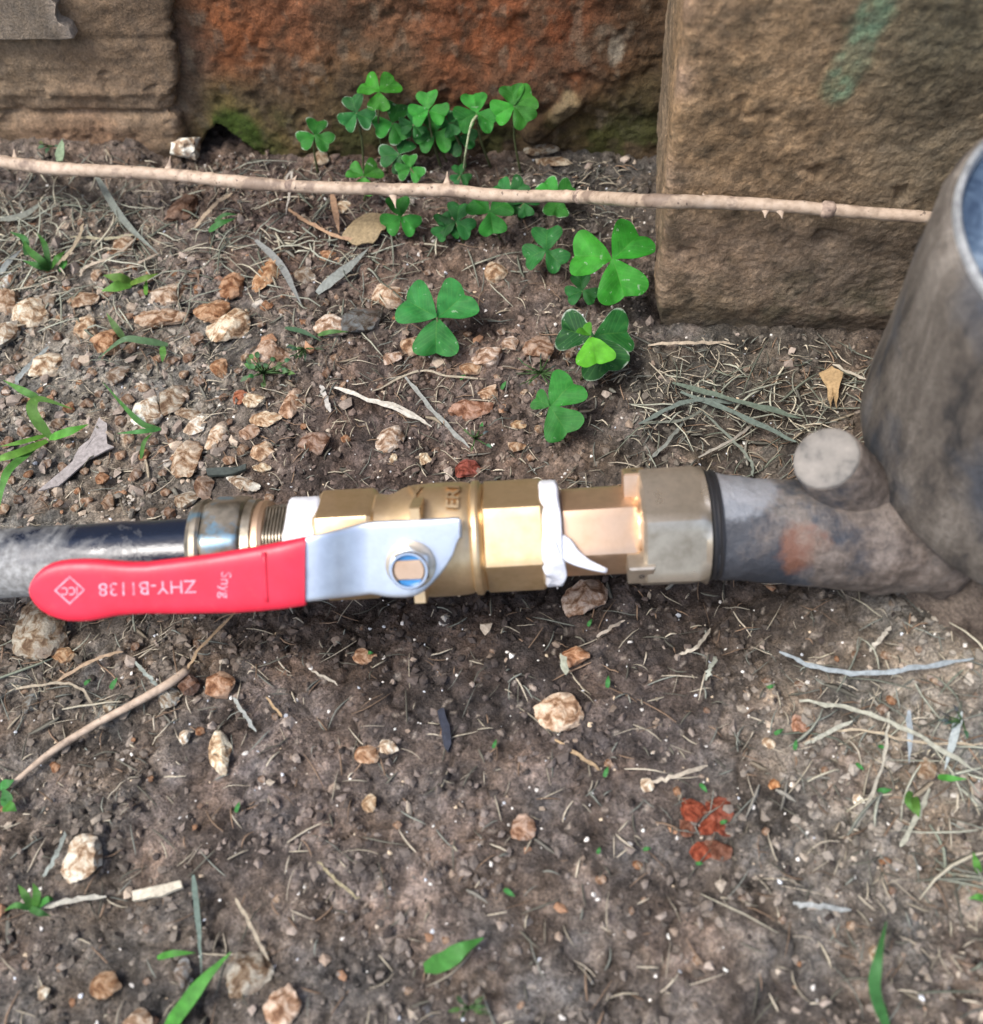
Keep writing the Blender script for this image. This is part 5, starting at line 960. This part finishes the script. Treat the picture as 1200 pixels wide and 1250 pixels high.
def thorn(px, py, tx, ty, w_=2.4):
    i = min(range(len(Pt)), key=lambda k: (proj(Pt[k])[0]-px)**2); p = Pt[i]; tip = PN(tx, ty, p+np.array([0, 0, 1.]), -FW)
    ax = nz(Pt[min(i+1, len(Pt)-1)]-Pt[i-1]); rings = []
    for t in np.linspace(0, 1, 7):
        c_ = p*(1-t)+tip*t; rw = w_*(1-t)**1.7+.12; an = np.linspace(0, 2*np.pi, 8, endpoint=False); d = nz(tip-p); s_ = nz(np.cross(d, ax)); a2 = np.cross(s_, d)
        rings.append(c_+np.outer(np.cos(an)*rw*1.5, a2)+np.outer(np.sin(an)*rw*.6, s_))
    V, Fs = loft(rings); mesh('thorn', V, Fs, m_twig, parent=stem_t)
def knot(px, sc=1.35):
    i = min(range(2, len(Pt)-2), key=lambda k: (proj(Pt[k])[0]-px)**2); ax = nz(Pt[i+1]-Pt[i-1]); q = [Pt[i]+ax*d for d in (-3, -1.5, 0, 1.5, 3)]
    V, Fs = tube(q, [1.2, 2.75*sc*.93, 2.75*sc, 2.75*sc*.9, 1.2], 12, .2, int(px)); mesh('knot', V, Fs, m_knot, parent=stem_t)
m_knot = mat('dark_bramble_knot', rough=.8, build=lambda n, b: n.links.new(ramp(n, noise(n, 400, 4, .6).outputs[0], [(.35, (.14, .10, .08)), (.65, (.42, .32, .25))]).outputs[0], b.inputs['Base Color']))
for kx in (356, 160, 712, 1008): knot(kx, 1.0)
for a in [(205, 213, 208, 190), (20, 199, 17, 182), (545, 233, 546, 209), (482, 233, 483, 254), (356, 228, 362, 214), (716, 240, 718, 228), (862, 248, 858, 236), (936, 252, 934, 266), (952, 252, 955, 267), (1018, 256, 1014, 246)]: thorn(*a, w_=2.1)

# ------------------------------------------------------------------ water line
ZA = 38.
A0, A1 = G(300, 671.5, ZA), G(860, 641, ZA); AX = nz(A1-A0)
def at_u(u): return A0+AX*u
_us = np.linspace(-300, 300, 1201); _pp = np.array([proj(at_u(u)+np.array([0, -5.2, 7.8])) for u in _us])
def U(px): return float(np.interp(px, _pp[:, 0], _us))
def SC(px): return scl(at_u(U(px)))
Nup = nz(np.array([0, 0, 1.])-AX*AX[2])
Bv = nz(np.cross(Nup, AX))                               # sideways, away from viewer or toward: test
if Bv[1] > 0: Bv = -Bv                                  # Bv points to the viewer's side (-Y)
def dirn(deg): a = math.radians(deg); return Nup*math.cos(a)+Bv*math.sin(a)   # 0 = up, 90 = toward -Y
CAMANG = 33.
def ring_u(u, R, kind='round', rot=CAMANG, n=72, off=(0, 0)):
    c_ = at_u(u)+Nup*off[0]+Bv*off[1]; out = []
    for k in range(n):
        ph = k*360./n; r_ = R
        if kind != 'round':
            ns = 8 if kind == 'oct' else 6; st = 360./ns
            q = ((ph+st/2) % st)-st/2; r_ = min(R*math.cos(math.radians(st/2))/math.cos(math.radians(q)), R*.985)
        out.append(c_+dirn(ph+rot)*r_)
    return np.array(out)
def lathe_px(sections, rot=CAMANG, n=72):                # sections: (px, radius px, kind)
    return loft([ring_u(U(s[0]), s[1]/SC(s[0]), s[2] if len(s) > 2 else 'round', rot, n) for s in sections])
def piece(name, secs, m, parent, rot=CAMANG, sharp=25, n=72):
    V, Fs = lathe_px(secs, rot, n); return mesh(name, V, Fs, m, parent=parent, sharp=sharp)
base_of = lambda px: at_u(U(px))-np.array([0, 0, ZA])
# black pipe
pp = thing('plastic_pipe', base_of(100), 'black plastic pipe coated with pale dust, entering from the left edge', 'pipe')
ks = []; uu = np.linspace(U(-160)-220, U(246), 60); VV = []; tint = []
for u in uu:
    sag = .0 if u > U(100) else -((U(100)-u)/100)**2*.8
    R = 42.5/4.15+.12*math.sin(u*.3); r = ring_u(u, R, 'round', CAMANG, 40)+Nup*sag; VV.append(r)
    left = float(sstep(U(230), U(60), u))
    for k in range(40):
        ph = (k*9+CAMANG) % 360; low = float(sstep(18, 70, ph) if ph < 250 else 0.)
        tint.append([-.22+.34*left+.42*low*(.55+.45*left)]*3)
V, Fs = loft(VV); mesh('hose', V, Fs, m_pe, parent=pp, vcol=np.array(tint))
# compression coupling
cpg = thing('pipe_coupling', base_of(285), 'dull nickel compression coupling joining the black pipe to the taped valve end', 'coupling')
o = piece('sleeve', [(228, 50), (230, 60), (236, 64), (243, 65), (247, 63)], m_coup, cpg)
piece('nut', [(246, 60, 'oct'), (248, 66, 'oct'), (252, 69, 'oct'), (288, 69, 'oct'), (293, 67, 'oct'), (296, 62, 'oct')], m_coup, cpg, rot=CAMANG+10)
piece('ring', [(296, 56), (297, 62), (307, 62), (309, 58), (309, 52)], m_coup, cpg)
piece('brass_collar', [(308, 55), (309, 59), (316, 60), (321, 58), (322, 54)], m_copper, cpg)
secs = []
for k in range(7): x0 = 321+k*4.0; secs += [(x0, 50, 'round'), (x0+1, 57, 'oct'), (x0+2.6, 57, 'oct'), (x0+3.6, 50, 'round')]
piece('thread', secs, m_coup, cpg, rot=CAMANG+5)
# ball valve
bv = thing('ball_valve', base_of(520), 'brass ball valve with a red sleeved steel lever and white sealing tape at both ends', 'valve')
body = piece('valve_body', [(381, 58, 'hex'), (383, 64, 'hex'), (388, 68.5, 'hex'), (449, 68.5, 'hex'), (454, 66, 'hex'), (457, 60), (470, 58), (478, 60), (488, 65), (500, 68), (520, 69.5), (545, 69.5), (562, 69), (570, 67.5), (573, 66), (575, 69.5), (580, 70.5), (583, 69.5), (585, 66), (588, 66, 'hex'), (590, 69, 'hex'), (658, 69, 'hex'), (663, 66, 'hex'), (665, 58, 'hex')], m_brass, bv)
def tape(name, x0, x1, r0, parent, seed):
    rings = []
    for i, x_ in enumerate(np.linspace(x0, x1, 12)):
        e = 1-abs(2*i/11-1)**14*.05; r = ring_u(U(x_), r0/SC(x_)*e, 'round', CAMANG, 60)
        c_ = at_u(U(x_)); r = c_+(r-c_)*(1+.012*fbm(r/np.array([3., 3, 3]), 3, seed))[:, None]; r = r+AX*(1.6*fbm(np.c_[np.cos(np.linspace(0, 6.28, 60)), np.sin(np.linspace(0, 6.28, 60))]*1.4, 2, seed))[:, None]
        rings.append(r)
    V, Fs = loft(rings); return mesh(name, V, Fs, m_tape, parent=parent)
tape('sealing_tape', 345, 386, 61, bv, 3)
tape('sealing_tape', 660, 683, 65, bv, 8)
# loose tape tail: a flap over the reddish adapter
def surf(px, py, rpx): 
    # point on the round surface of radius rpx (picture units) nearest the camera
    d = ray(px, py); d = nz(d); o_ = CAM-A0; a_ = AX; dp = d-a_*(d@a_); op = o_-a_*(o_@a_); R = rpx/SC(px)
    A_ = dp@dp; B_ = 2*dp@op; C_ = op@op-R*R; D_ = B_*B_-4*A_*C_
    t_ = (-B_-math.sqrt(max(D_, 0)))/(2*A_); return CAM+d*t_
tl = [(672, 655, 20), (688, 668, 26), (700, 679, 20), (718, 689, 12), (741, 697, 6)]
Pm = [surf(a, b, 60) for a, b, _ in tl]; Pm = crpath(Pm, 5); wl = np.interp(np.linspace(0, 1, len(Pm)), np.linspace(0, 1, 5), [q[2] for q in tl])
rings = []
for i, p in enumerate(Pm):
    t_ = nz(Pm[min(i+1, len(Pm)-1)]-Pm[max(i-1, 0)]); vv = nz(CAM-p); s_ = nz(np.cross(t_, vv)); h = wl[i]/4.3/2
    rings.append(np.array([p+s_*h*math.cos(a)+vv*(.35*math.sin(a)) for a in np.linspace(0, 2*np.pi, 10, endpoint=False)]))
V, Fs = loft(rings); mesh('tape_tail', V, Fs, m_tape, parent=bv)
tl = [(668, 640, 10), (671, 668, 18), (676, 690, 27), (680, 704, 24), (678, 714, 12)]
Pm = [surf(a, b, 66) for a, b, _ in tl]; Pm = crpath(Pm, 5); wl = np.interp(np.linspace(0, 1, len(Pm)), np.linspace(0, 1, 5), [q[2] for q in tl]); rings = []
for i, p in enumerate(Pm):
    t_ = nz(Pm[min(i+1, len(Pm)-1)]-Pm[max(i-1, 0)]); vv = nz(CAM-p); s_ = nz(np.cross(t_, vv)); h = wl[i]/4.3/2
    rings.append(np.array([p+s_*h*math.cos(a)+vv*(.3*math.sin(a)+.25*math.sin(i*.9+3*math.cos(a))) for a in np.linspace(0, 2*np.pi, 14, endpoint=False)]))
V, Fs = loft(rings); mesh('tape_flap', V, Fs, m_tape, parent=bv)
# lever frame: stem direction
STEM = 48.
nS = dirn(STEM); O = at_u(U(499)); bS = nz(np.cross(nS, AX)); 
if bS@E2 < 0: bS = -bS
def LV(px, py, h): return PN(px, py, O+nS*h, nS)
# find stem offset so its centre lands on the picture position
hs = 20.5
cS = LV(502, 688, hs); uS = (cS-O)@AX; vS = (cS-O)@bS; Oc = O+AX*uS+bS*vS*0
def disc(h0, h1, r0, r1, n=40, c0=None, hexa=False, z=1):
    pass
def stem_ring(h, r, n=48, hexa=False, flat=None):
    c_ = cS+nS*(h-hs); out = []
    for k in range(n):
        a = 2*math.pi*k/n; rr = r
        if hexa: q = ((math.degrees(a)+30) % 60)-30; rr = min(r*math.cos(math.radians(30))/math.cos(math.radians(q)), r*.97)
        x_, y_ = rr*math.cos(a), rr*math.sin(a)
        if flat is not None: y_ = max(-flat, min(flat, y_))
        out.append(c_+AX*x_+bS*y_)
    return np.array(out)
# bonnet under the lever
V, Fs = loft([stem_ring(8, 8.4), stem_ring(14, 8.0), stem_ring(17.5, 7.2), stem_ring(18.2, 6.6)]); mesh('bonnet', V, Fs, m_brass, parent=bv, sharp=30)
# stop lugs
for (px, py, w_, h_) in ((508, 626, 13, 20), (514, 724, 15, 18)):
    c_ = LV(px, py, 17.5); rg = []
    for h, f in ((-8, 1), (2.6, 1), (3.1, .86)):
        rg.append(np.array([c_+AX*(w_/4.5/2*f*sx)+bS*(h_/4.5/2*f*sy)+nS*h for sx, sy in ((-1, -1), (1, -1), (1, 1), (-1, 1))]))
    V, Fs = loft(rg); mesh('stop_lug', V, Fs, m_brass, parent=bv, sharp=30)
# lever plate and sleeve, lofted across sections of picture x: (px, y top, y bottom, height)
def rounded(px, yt, yb, h, th, n=28, p=6.):
    a_, b_ = LV(px, yt, h), LV(px, yb, h); m_ = (a_+b_)/2; hw = np.linalg.norm(b_-a_)/2; d = nz(b_-a_); out = []
    for k in range(n):
        an = 2*math.pi*k/n; c_, s_ = math.cos(an), math.sin(an)
        out.append(m_+d*hw*math.copysign(abs(c_)**(2/p), c_)+nS*(th/2)*math.copysign(abs(s_)**(2/2.6), s_))
    return np.array(out)
HL = lambda px: 20.3+5.5*float(sstep(446, 385, px))
plate = [(340, 668, 732), (372, 656, 735), (385, 653, 733), (400, 649.5, 731), (415, 646, 729.5), (430, 642, 728), (445, 638, 726), (452, 637, 725), (460, 636, 726), (470, 635.5, 728), (482, 635, 729), (495, 634.5, 729), (507, 634, 727), (517, 633.5, 722), (527, 633, 713), (537, 632.5, 702), (546, 632, 690), (553, 631.5, 678), (557, 631.5, 665), (561, 632, 656)]
V, Fs = loft([rounded(x_, a, b, HL(x_), 2.2, 40, 14.) for x_, a, b in plate])
lever = mesh('lever', V, Fs, m_steel, parent=bv, sharp=35)
# turned down tab at the end of the plate
rg = [np.array([LV(560+dx, yy, HL(560)-1-dh) for yy in (634, 641, 649, 656)]+[LV(560+dx-3, yy, HL(560)-1-dh) for yy in (656, 649, 641, 634)]) for dx, dh in ((0, 0), (3, .5), (4.5, 2), (4.5, 5))]
V, Fs = loft(rg); mesh('turned_down_tab', V, Fs, m_steel, parent=lever, sharp=40)
grip = [(41.5, 713, 719), (43, 706, 728), (47, 699, 736), (54, 692.5, 744), (63, 687.5, 750), (74, 684.5, 754), (86, 683, 757), (100, 682.5, 757.5), (115, 682.5, 756.5), (130, 683.5, 753.5), (145, 685, 750.5), (160, 686, 749), (180, 686, 748), (205, 683, 748), (230, 680, 748), (260, 676, 747.5), (290, 671, 747), (320, 666, 745), (345, 661, 742.5), (360, 658, 740.5), (371, 655.5, 739), (374, 656, 738)]
V, Fs = loft([rounded(x_, a, b, HL(340), 5.6 if x_ < 368 else 4.6, 48, 5.) for x_, a, b in grip])
gripo = mesh('grip', V, Fs, m_red, parent=lever, sharp=60)
hg = HL(340)+2.8
def onplate(x_, y_, h): return LV(x_, y_, h)
# raised bar across the sleeve
V, Fs = loft([np.array([LV(x_+w_, y_, hg-.25+dz) for w_, dz in ((-3, 0), (-1.5, .55), (1.5, .55), (3, 0), (0, -.5))]) for x_, y_ in ((322, 674), (323, 690), (324, 710), (325, 728), (325.5, 735))]); mesh('raised_bar', V, Fs, m_red, parent=gripo)
def text_mesh(name, body_, m, parent, cx_, cy_, size, ang, h, ext=.12, sx=1., bold=.0, mapf=None):
    cu = bpy.data.curves.new('t', 'FONT'); cu.body = body_; cu.size = 1.; cu.align_x = 'CENTER'; cu.align_y = 'CENTER'; cu.offset = bold; cu.resolution_u = 3
    ob = bpy.data.objects.new('t', cu); col.objects.link(ob); dg = bpy.context.evaluated_depsgraph_get(); dg.update()
    me = bpy.data.meshes.new_from_object(ob.evaluated_get(dg)); P = np.array([v.co[:] for v in me.vertices]); Fs = [tuple(p.vertices) for p in me.polygons]
    bpy.data.objects.remove(ob); a = math.radians(ang); c_, s_ = math.cos(a), math.sin(a)
    x_ = P[:, 0]*size*sx; y_ = P[:, 1]*size
    X_ = cx_+x_*c_-(-y_)*s_*1.0; Y_ = cy_+x_*s_+(-y_)*c_
    f = mapf or (lambda x, y, d: LV(x, y, h+d))
    top = np.array([f(x, y, ext) for x, y in zip(X_, Y_)]); k = len(top); bot = np.array([f(x, y, -.3) for x, y in zip(X_, Y_)])
    from collections import Counter
    ec = Counter(); 
    for q in Fs:
        for i in range(len(q)): ec[tuple(sorted((q[i], q[(i+1) % len(q)])))] += 1
    sides = []
    for q in Fs:
        for i in range(len(q)):
            e = (q[i], q[(i+1) % len(q)])
            if ec[tuple(sorted(e))] == 1: sides.append((e[1], e[0], e[0]+k, e[1]+k))
    return mesh(name, np.r_[top, bot], Fs+sides, m, parent=parent, smooth=False)
text_mesh('lettering', 'ZHY-B1138', m_print, gripo, 180, 717, 23, 178, hg-.02, .08, 1.08)
text_mesh('lettering', 'Snyg', m_print, gripo, 275, 714, 18, 92, hg-.02, .08, 1.)
text_mesh('lettering', 'ICC', m_print, gripo, 85, 721, 14, 178, hg-.02, .1, .9, .01)
dm = [(85, 703), (104, 720), (85, 738), (66, 721)]; cN = np.array([85., 720.5])
oo = np.array(dm, float); ii = cN+(oo-cN)*.86; top = [LV(x, y, hg+.02) for x, y in oo]+[LV(x, y, hg+.02) for x, y in ii]; bot = [LV(x, y, hg-.5) for x, y in oo]+[LV(x, y, hg-.5) for x, y in ii]
Fs = []
for i in range(4): j = (i+1) % 4; Fs += [(i, j, 4+j, 4+i), (j, i, 8+i, 8+j), (4+i, 4+j, 12+j, 12+i)]
mesh('diamond_mark', np.array(top+bot), Fs, m_print, parent=gripo, smooth=False)
# lettering cast on the valve body
bm_ = lambda x, y, d: surf(x, y, 70+d*7)
text_mesh('cast_letter', 'ERI', m_brass, bv, 553, 606, 22, -88, 0, .55, 1., .02, mapf=bm_)
text_mesh('cast_letter', 'Y', m_brass, bv, 506, 604, 26, 2, 0, .45, 1., .02, mapf=lambda x, y, d: surf(x, y, 69+d*7))
# lock nut, nylon ring, stem
h0 = HL(502)+1.1
V, Fs = loft([stem_ring(h0-.2, 6.6), stem_ring(h0+.5, 6.7), stem_ring(h0+.7, 6.3), stem_ring(h0+.7, 3.)]); mesh('washer', V, Fs, m_nickel, parent=bv, sharp=35)
V, Fs = loft([stem_ring(h0+.6, 5.9, hexa=True), stem_ring(h0+3.0, 5.9, hexa=True), stem_ring(h0+3.6, 5.4), stem_ring(h0+4.8, 5.3), stem_ring(h0+5.3, 4.95), stem_ring(h0+5.3, 4.4), stem_ring(h0+4.4, 4.1), stem_ring(h0+2.5, 4.1)]); nut = mesh('lock_nut', V, Fs, m_chrome, parent=bv, sharp=30)
V, Fs = loft([stem_ring(h0+2.6, 4.1), stem_ring(h0+4.1, 4.1), stem_ring(h0+4.1, 1.)]); mesh('nylon_ring', V, Fs, m_blue, parent=nut, sharp=30)
V, Fs = loft([stem_ring(4, 3.9, flat=2.7), stem_ring(h0+4.6, 4.0, flat=2.6), stem_ring(h0+4.9, 3.7, flat=2.3)]); mesh('stem', V, Fs, m_copper, parent=bv, sharp=30)
# reddish adapter
ad = thing('union_fitting', base_of(790), 'union fitting with reddish brass hex end and a large worn nut with lugs', 'fitting')
piece('adapter', [(683, 46, 'hex'), (686, 54, 'hex'), (770, 55, 'hex'), (776, 53, 'hex'), (779, 48), (790, 46)], m_copper, ad, rot=CAMANG)
piece('union_nut', [(779, 50, 'hex'), (780, 74, 'hex'), (784, 79, 'hex'), (846, 80, 'hex'), (855, 78, 'hex'), (861, 72), (864, 60), (864, 50)], m_nickel, ad, rot=CAMANG+24)
for (px, py, rr) in ((774, 579, 72), (783, 700, 72)):
    c_ = surf(px, py, 69); rad = nz((c_-A0)-AX*((c_-A0)@AX)); tn = np.cross(AX, rad); hw = 3.4
    hx = 3.2 if py < 640 else 3.6
    rg = []
    for r_, f in ((-7, 1), (.6, 1), (1.1, .85)):
        rg.append(np.array([c_+AX*(hx*f*sx)+tn*(hw*f*sy)+rad*r_ for sx, sy in ((-1, -1), (1, -1), (1, 1), (-1, 1))]))
    V, Fs = loft(rg); lug = mesh('lug', V, Fs, m_nickel if py > 640 else m_copper, parent=ad, sharp=30)
    an = np.linspace(0, 2*np.pi, 14, endpoint=False); rg = [c_+rad*(1.15+d_)+np.outer(np.cos(an)*r_, AX)+np.outer(np.sin(an)*r_, tn) for d_, r_ in ((-.3, .8), (0, .75), (-.02, .4), (-.3, .35))]
    V, Fs = loft(rg); mesh('drilled_hole', V, Fs, m_rubber, parent=lug)
# rubber gasket rings + old pipe
piece('gasket', [(863, 50), (863.5, 66), (866, 68), (869, 67), (870, 64), (872, 64), (874, 68), (877, 67), (878, 60)], m_rubber, ad, n=48)
wm = thing('water_meter', (166, 0, 0), 'large mud smeared round meter at the right edge with rusty inlet pipe and stub', 'water meter')
Pp = [at_u(U(868)), G(900, 646, ZA-.5), G(950, 649, ZA-1), G(1000, 652, ZA-1.5), G(1050, 652, ZA-3), G(1100, 655, ZA-5), G(1160, 660, ZA-8)]
Pp = crpath(Pp, 10); V, Fs = tube(Pp, [14.6, 14.8, 14.6, 14.8, 15.0, 15.4, 16, 16], 44); V = V+0
nrmv = fbm(V/16, 3, 201)*1.1+fbm(V/5, 3, 202)*.45; ctr = np.repeat(np.array(Pp), 44, 0); dirs = V-ctr; dirs /= np.linalg.norm(dirs, axis=1)[:, None]; nrmv = nrmv*(1+2.2*sstep(88, 118, V[:, 0])); V = V+dirs*nrmv[:, None]
mesh('inlet_pipe', V, Fs, m_oldpipe, parent=wm)
# plugged stub pointing to upper left toward the viewer
tipc = G(1009, 560, 62); tdir = nz(nz(CAM-tipc)*.85+np.array([-.25, .25, .2])); rootc = G(1078, 640, 30)
sd_ = nz(np.cross(tdir, [0, 0, 1])); s2 = np.cross(sd_, tdir); rg = []; sp_scale = scl(tipc)
rx, ry = 39/sp_scale, 41/sp_scale
for t_ in np.linspace(0, 1, 12):
    c_ = rootc*(1-t_)**1.6+ (tipc-tdir*0)*(1-(1-t_)**1.6); f = 1.25-.25*t_
    dd_ = nz(nz(tipc-rootc)*(1-t_)+tdir*t_); a1 = nz(np.cross(dd_, [0, 0, 1])); a2 = np.cross(a1, dd_)
    an = np.linspace(0, 2*np.pi, 40, endpoint=False); rg.append(c_+np.outer(np.cos(an)*rx*f, a1)+np.outer(np.sin(an)*ry*f, a2))
V, Fs = loft(rg); V[:-40] += (fbm(V[:-40]/6, 3, 205)*.8)[:, None]*nz(CAM-tipc); stub = mesh('stub', V, Fs, m_oldpipe, parent=wm, sharp=50)
a1 = nz(np.cross(tdir, [0, 0, 1])); a2 = np.cross(a1, tdir); an = np.linspace(0, 2*np.pi, 40, endpoint=False)
rg = [tipc+tdir*d_+np.outer(np.cos(an)*rx*f, a1)+np.outer(np.sin(an)*ry*f, a2) for d_, f in ((-2, .98), (.6, .98), (1.2, .93), (1.3, .6), (1.25, .2))]
V, Fs = loft(rg); V += (fbm(V/5, 2, 206)*.35)[:, None]*tdir; mesh('plug', V, Fs, m_stub, parent=stub, sharp=60)
# casing and lower casting
def vlathe(prof, cx_, cy_, n=120, amp=0, seed=0):
    rings = []
    for r_, z_ in prof:
        a = np.linspace(0, 2*np.pi, n, endpoint=False); rings.append(np.c_[cx_+r_*np.cos(a), cy_+r_*np.sin(a), np.full(n, z_)])
    V, Fs = loft(rings)
    if amp:
        c_ = np.array([cx_, cy_, 0]); d = V-c_; d[:, 2] = 0; L_ = np.linalg.norm(d, axis=1)[:, None]+1e-6; V = V+d/L_*(amp*fbm(V/14, 4, seed)*np.minimum(1, L_[:, 0]/20))[:, None]
    return V, Fs
prof = [(30, 46), (52, 46), (56, 47.5), (57.5, 50)]+[(57.5-.2*k*.12, 50+k*6.5) for k in range(1, 11)]+[(55.9, 118), (55.7, 119.5), (54.8, 120.6), (53, 120.6), (52.7, 119.5), (52.7, 112), (20, 111)]
V, Fs = vlathe(prof, 166, 0, 200, 1.1, 210); mesh('casing', V, Fs, m_mud, parent=wm, sharp=50)
V, Fs = vlathe([(53.6, 116), (54.3, 119.5), (54.2, 121.6), (53.5, 122.6), (52.6, 122.2), (52.2, 120.5), (52.1, 115)], 166, 0, 140); mesh('rim', V, Fs, m_rim, parent=wm)
V, Fs = vlathe([(52.3, 113), (52.3, 118.8), (50, 119.2), (30, 119.8), (4, 120)], 166, 0, 120); mesh('lens', V, Fs, m_lid, parent=wm, sharp=40)
m_cake = mat('caked_soil', rough=.9, build=lambda n, b: (n.links.new(mix(n, 1., ramp(n, noise(n, 90, 6, .7).outputs[0], [(.35, (.06, .045, .036)), (.6, (.17, .135, .108))]).outputs[0], ramp(n, noise(n, 900, 5, .7).outputs[0], [(.3, G1(.5)), (.7, G1(1.5))]).outputs[0], 'MULTIPLY'), b.inputs['Base Color']), bump(n, b, noise(n, 500, 6, .7).outputs[0], 1., .0015)), spec=.2)
V, Fs = vlathe([(52, -6), (50, 4), (47.5, 14), (45, 24), (43, 34), (41, 42), (38, 48)], 166, -1, 160, 4.2, 211); V = V+(.9*fbm(V/2.5, 3, 213)+1.2*fbm(V/6, 3, 214))[:, None]*nz([-.5, -.6, .5]); mesh('lower_casting', V, Fs, m_cake, parent=wm)
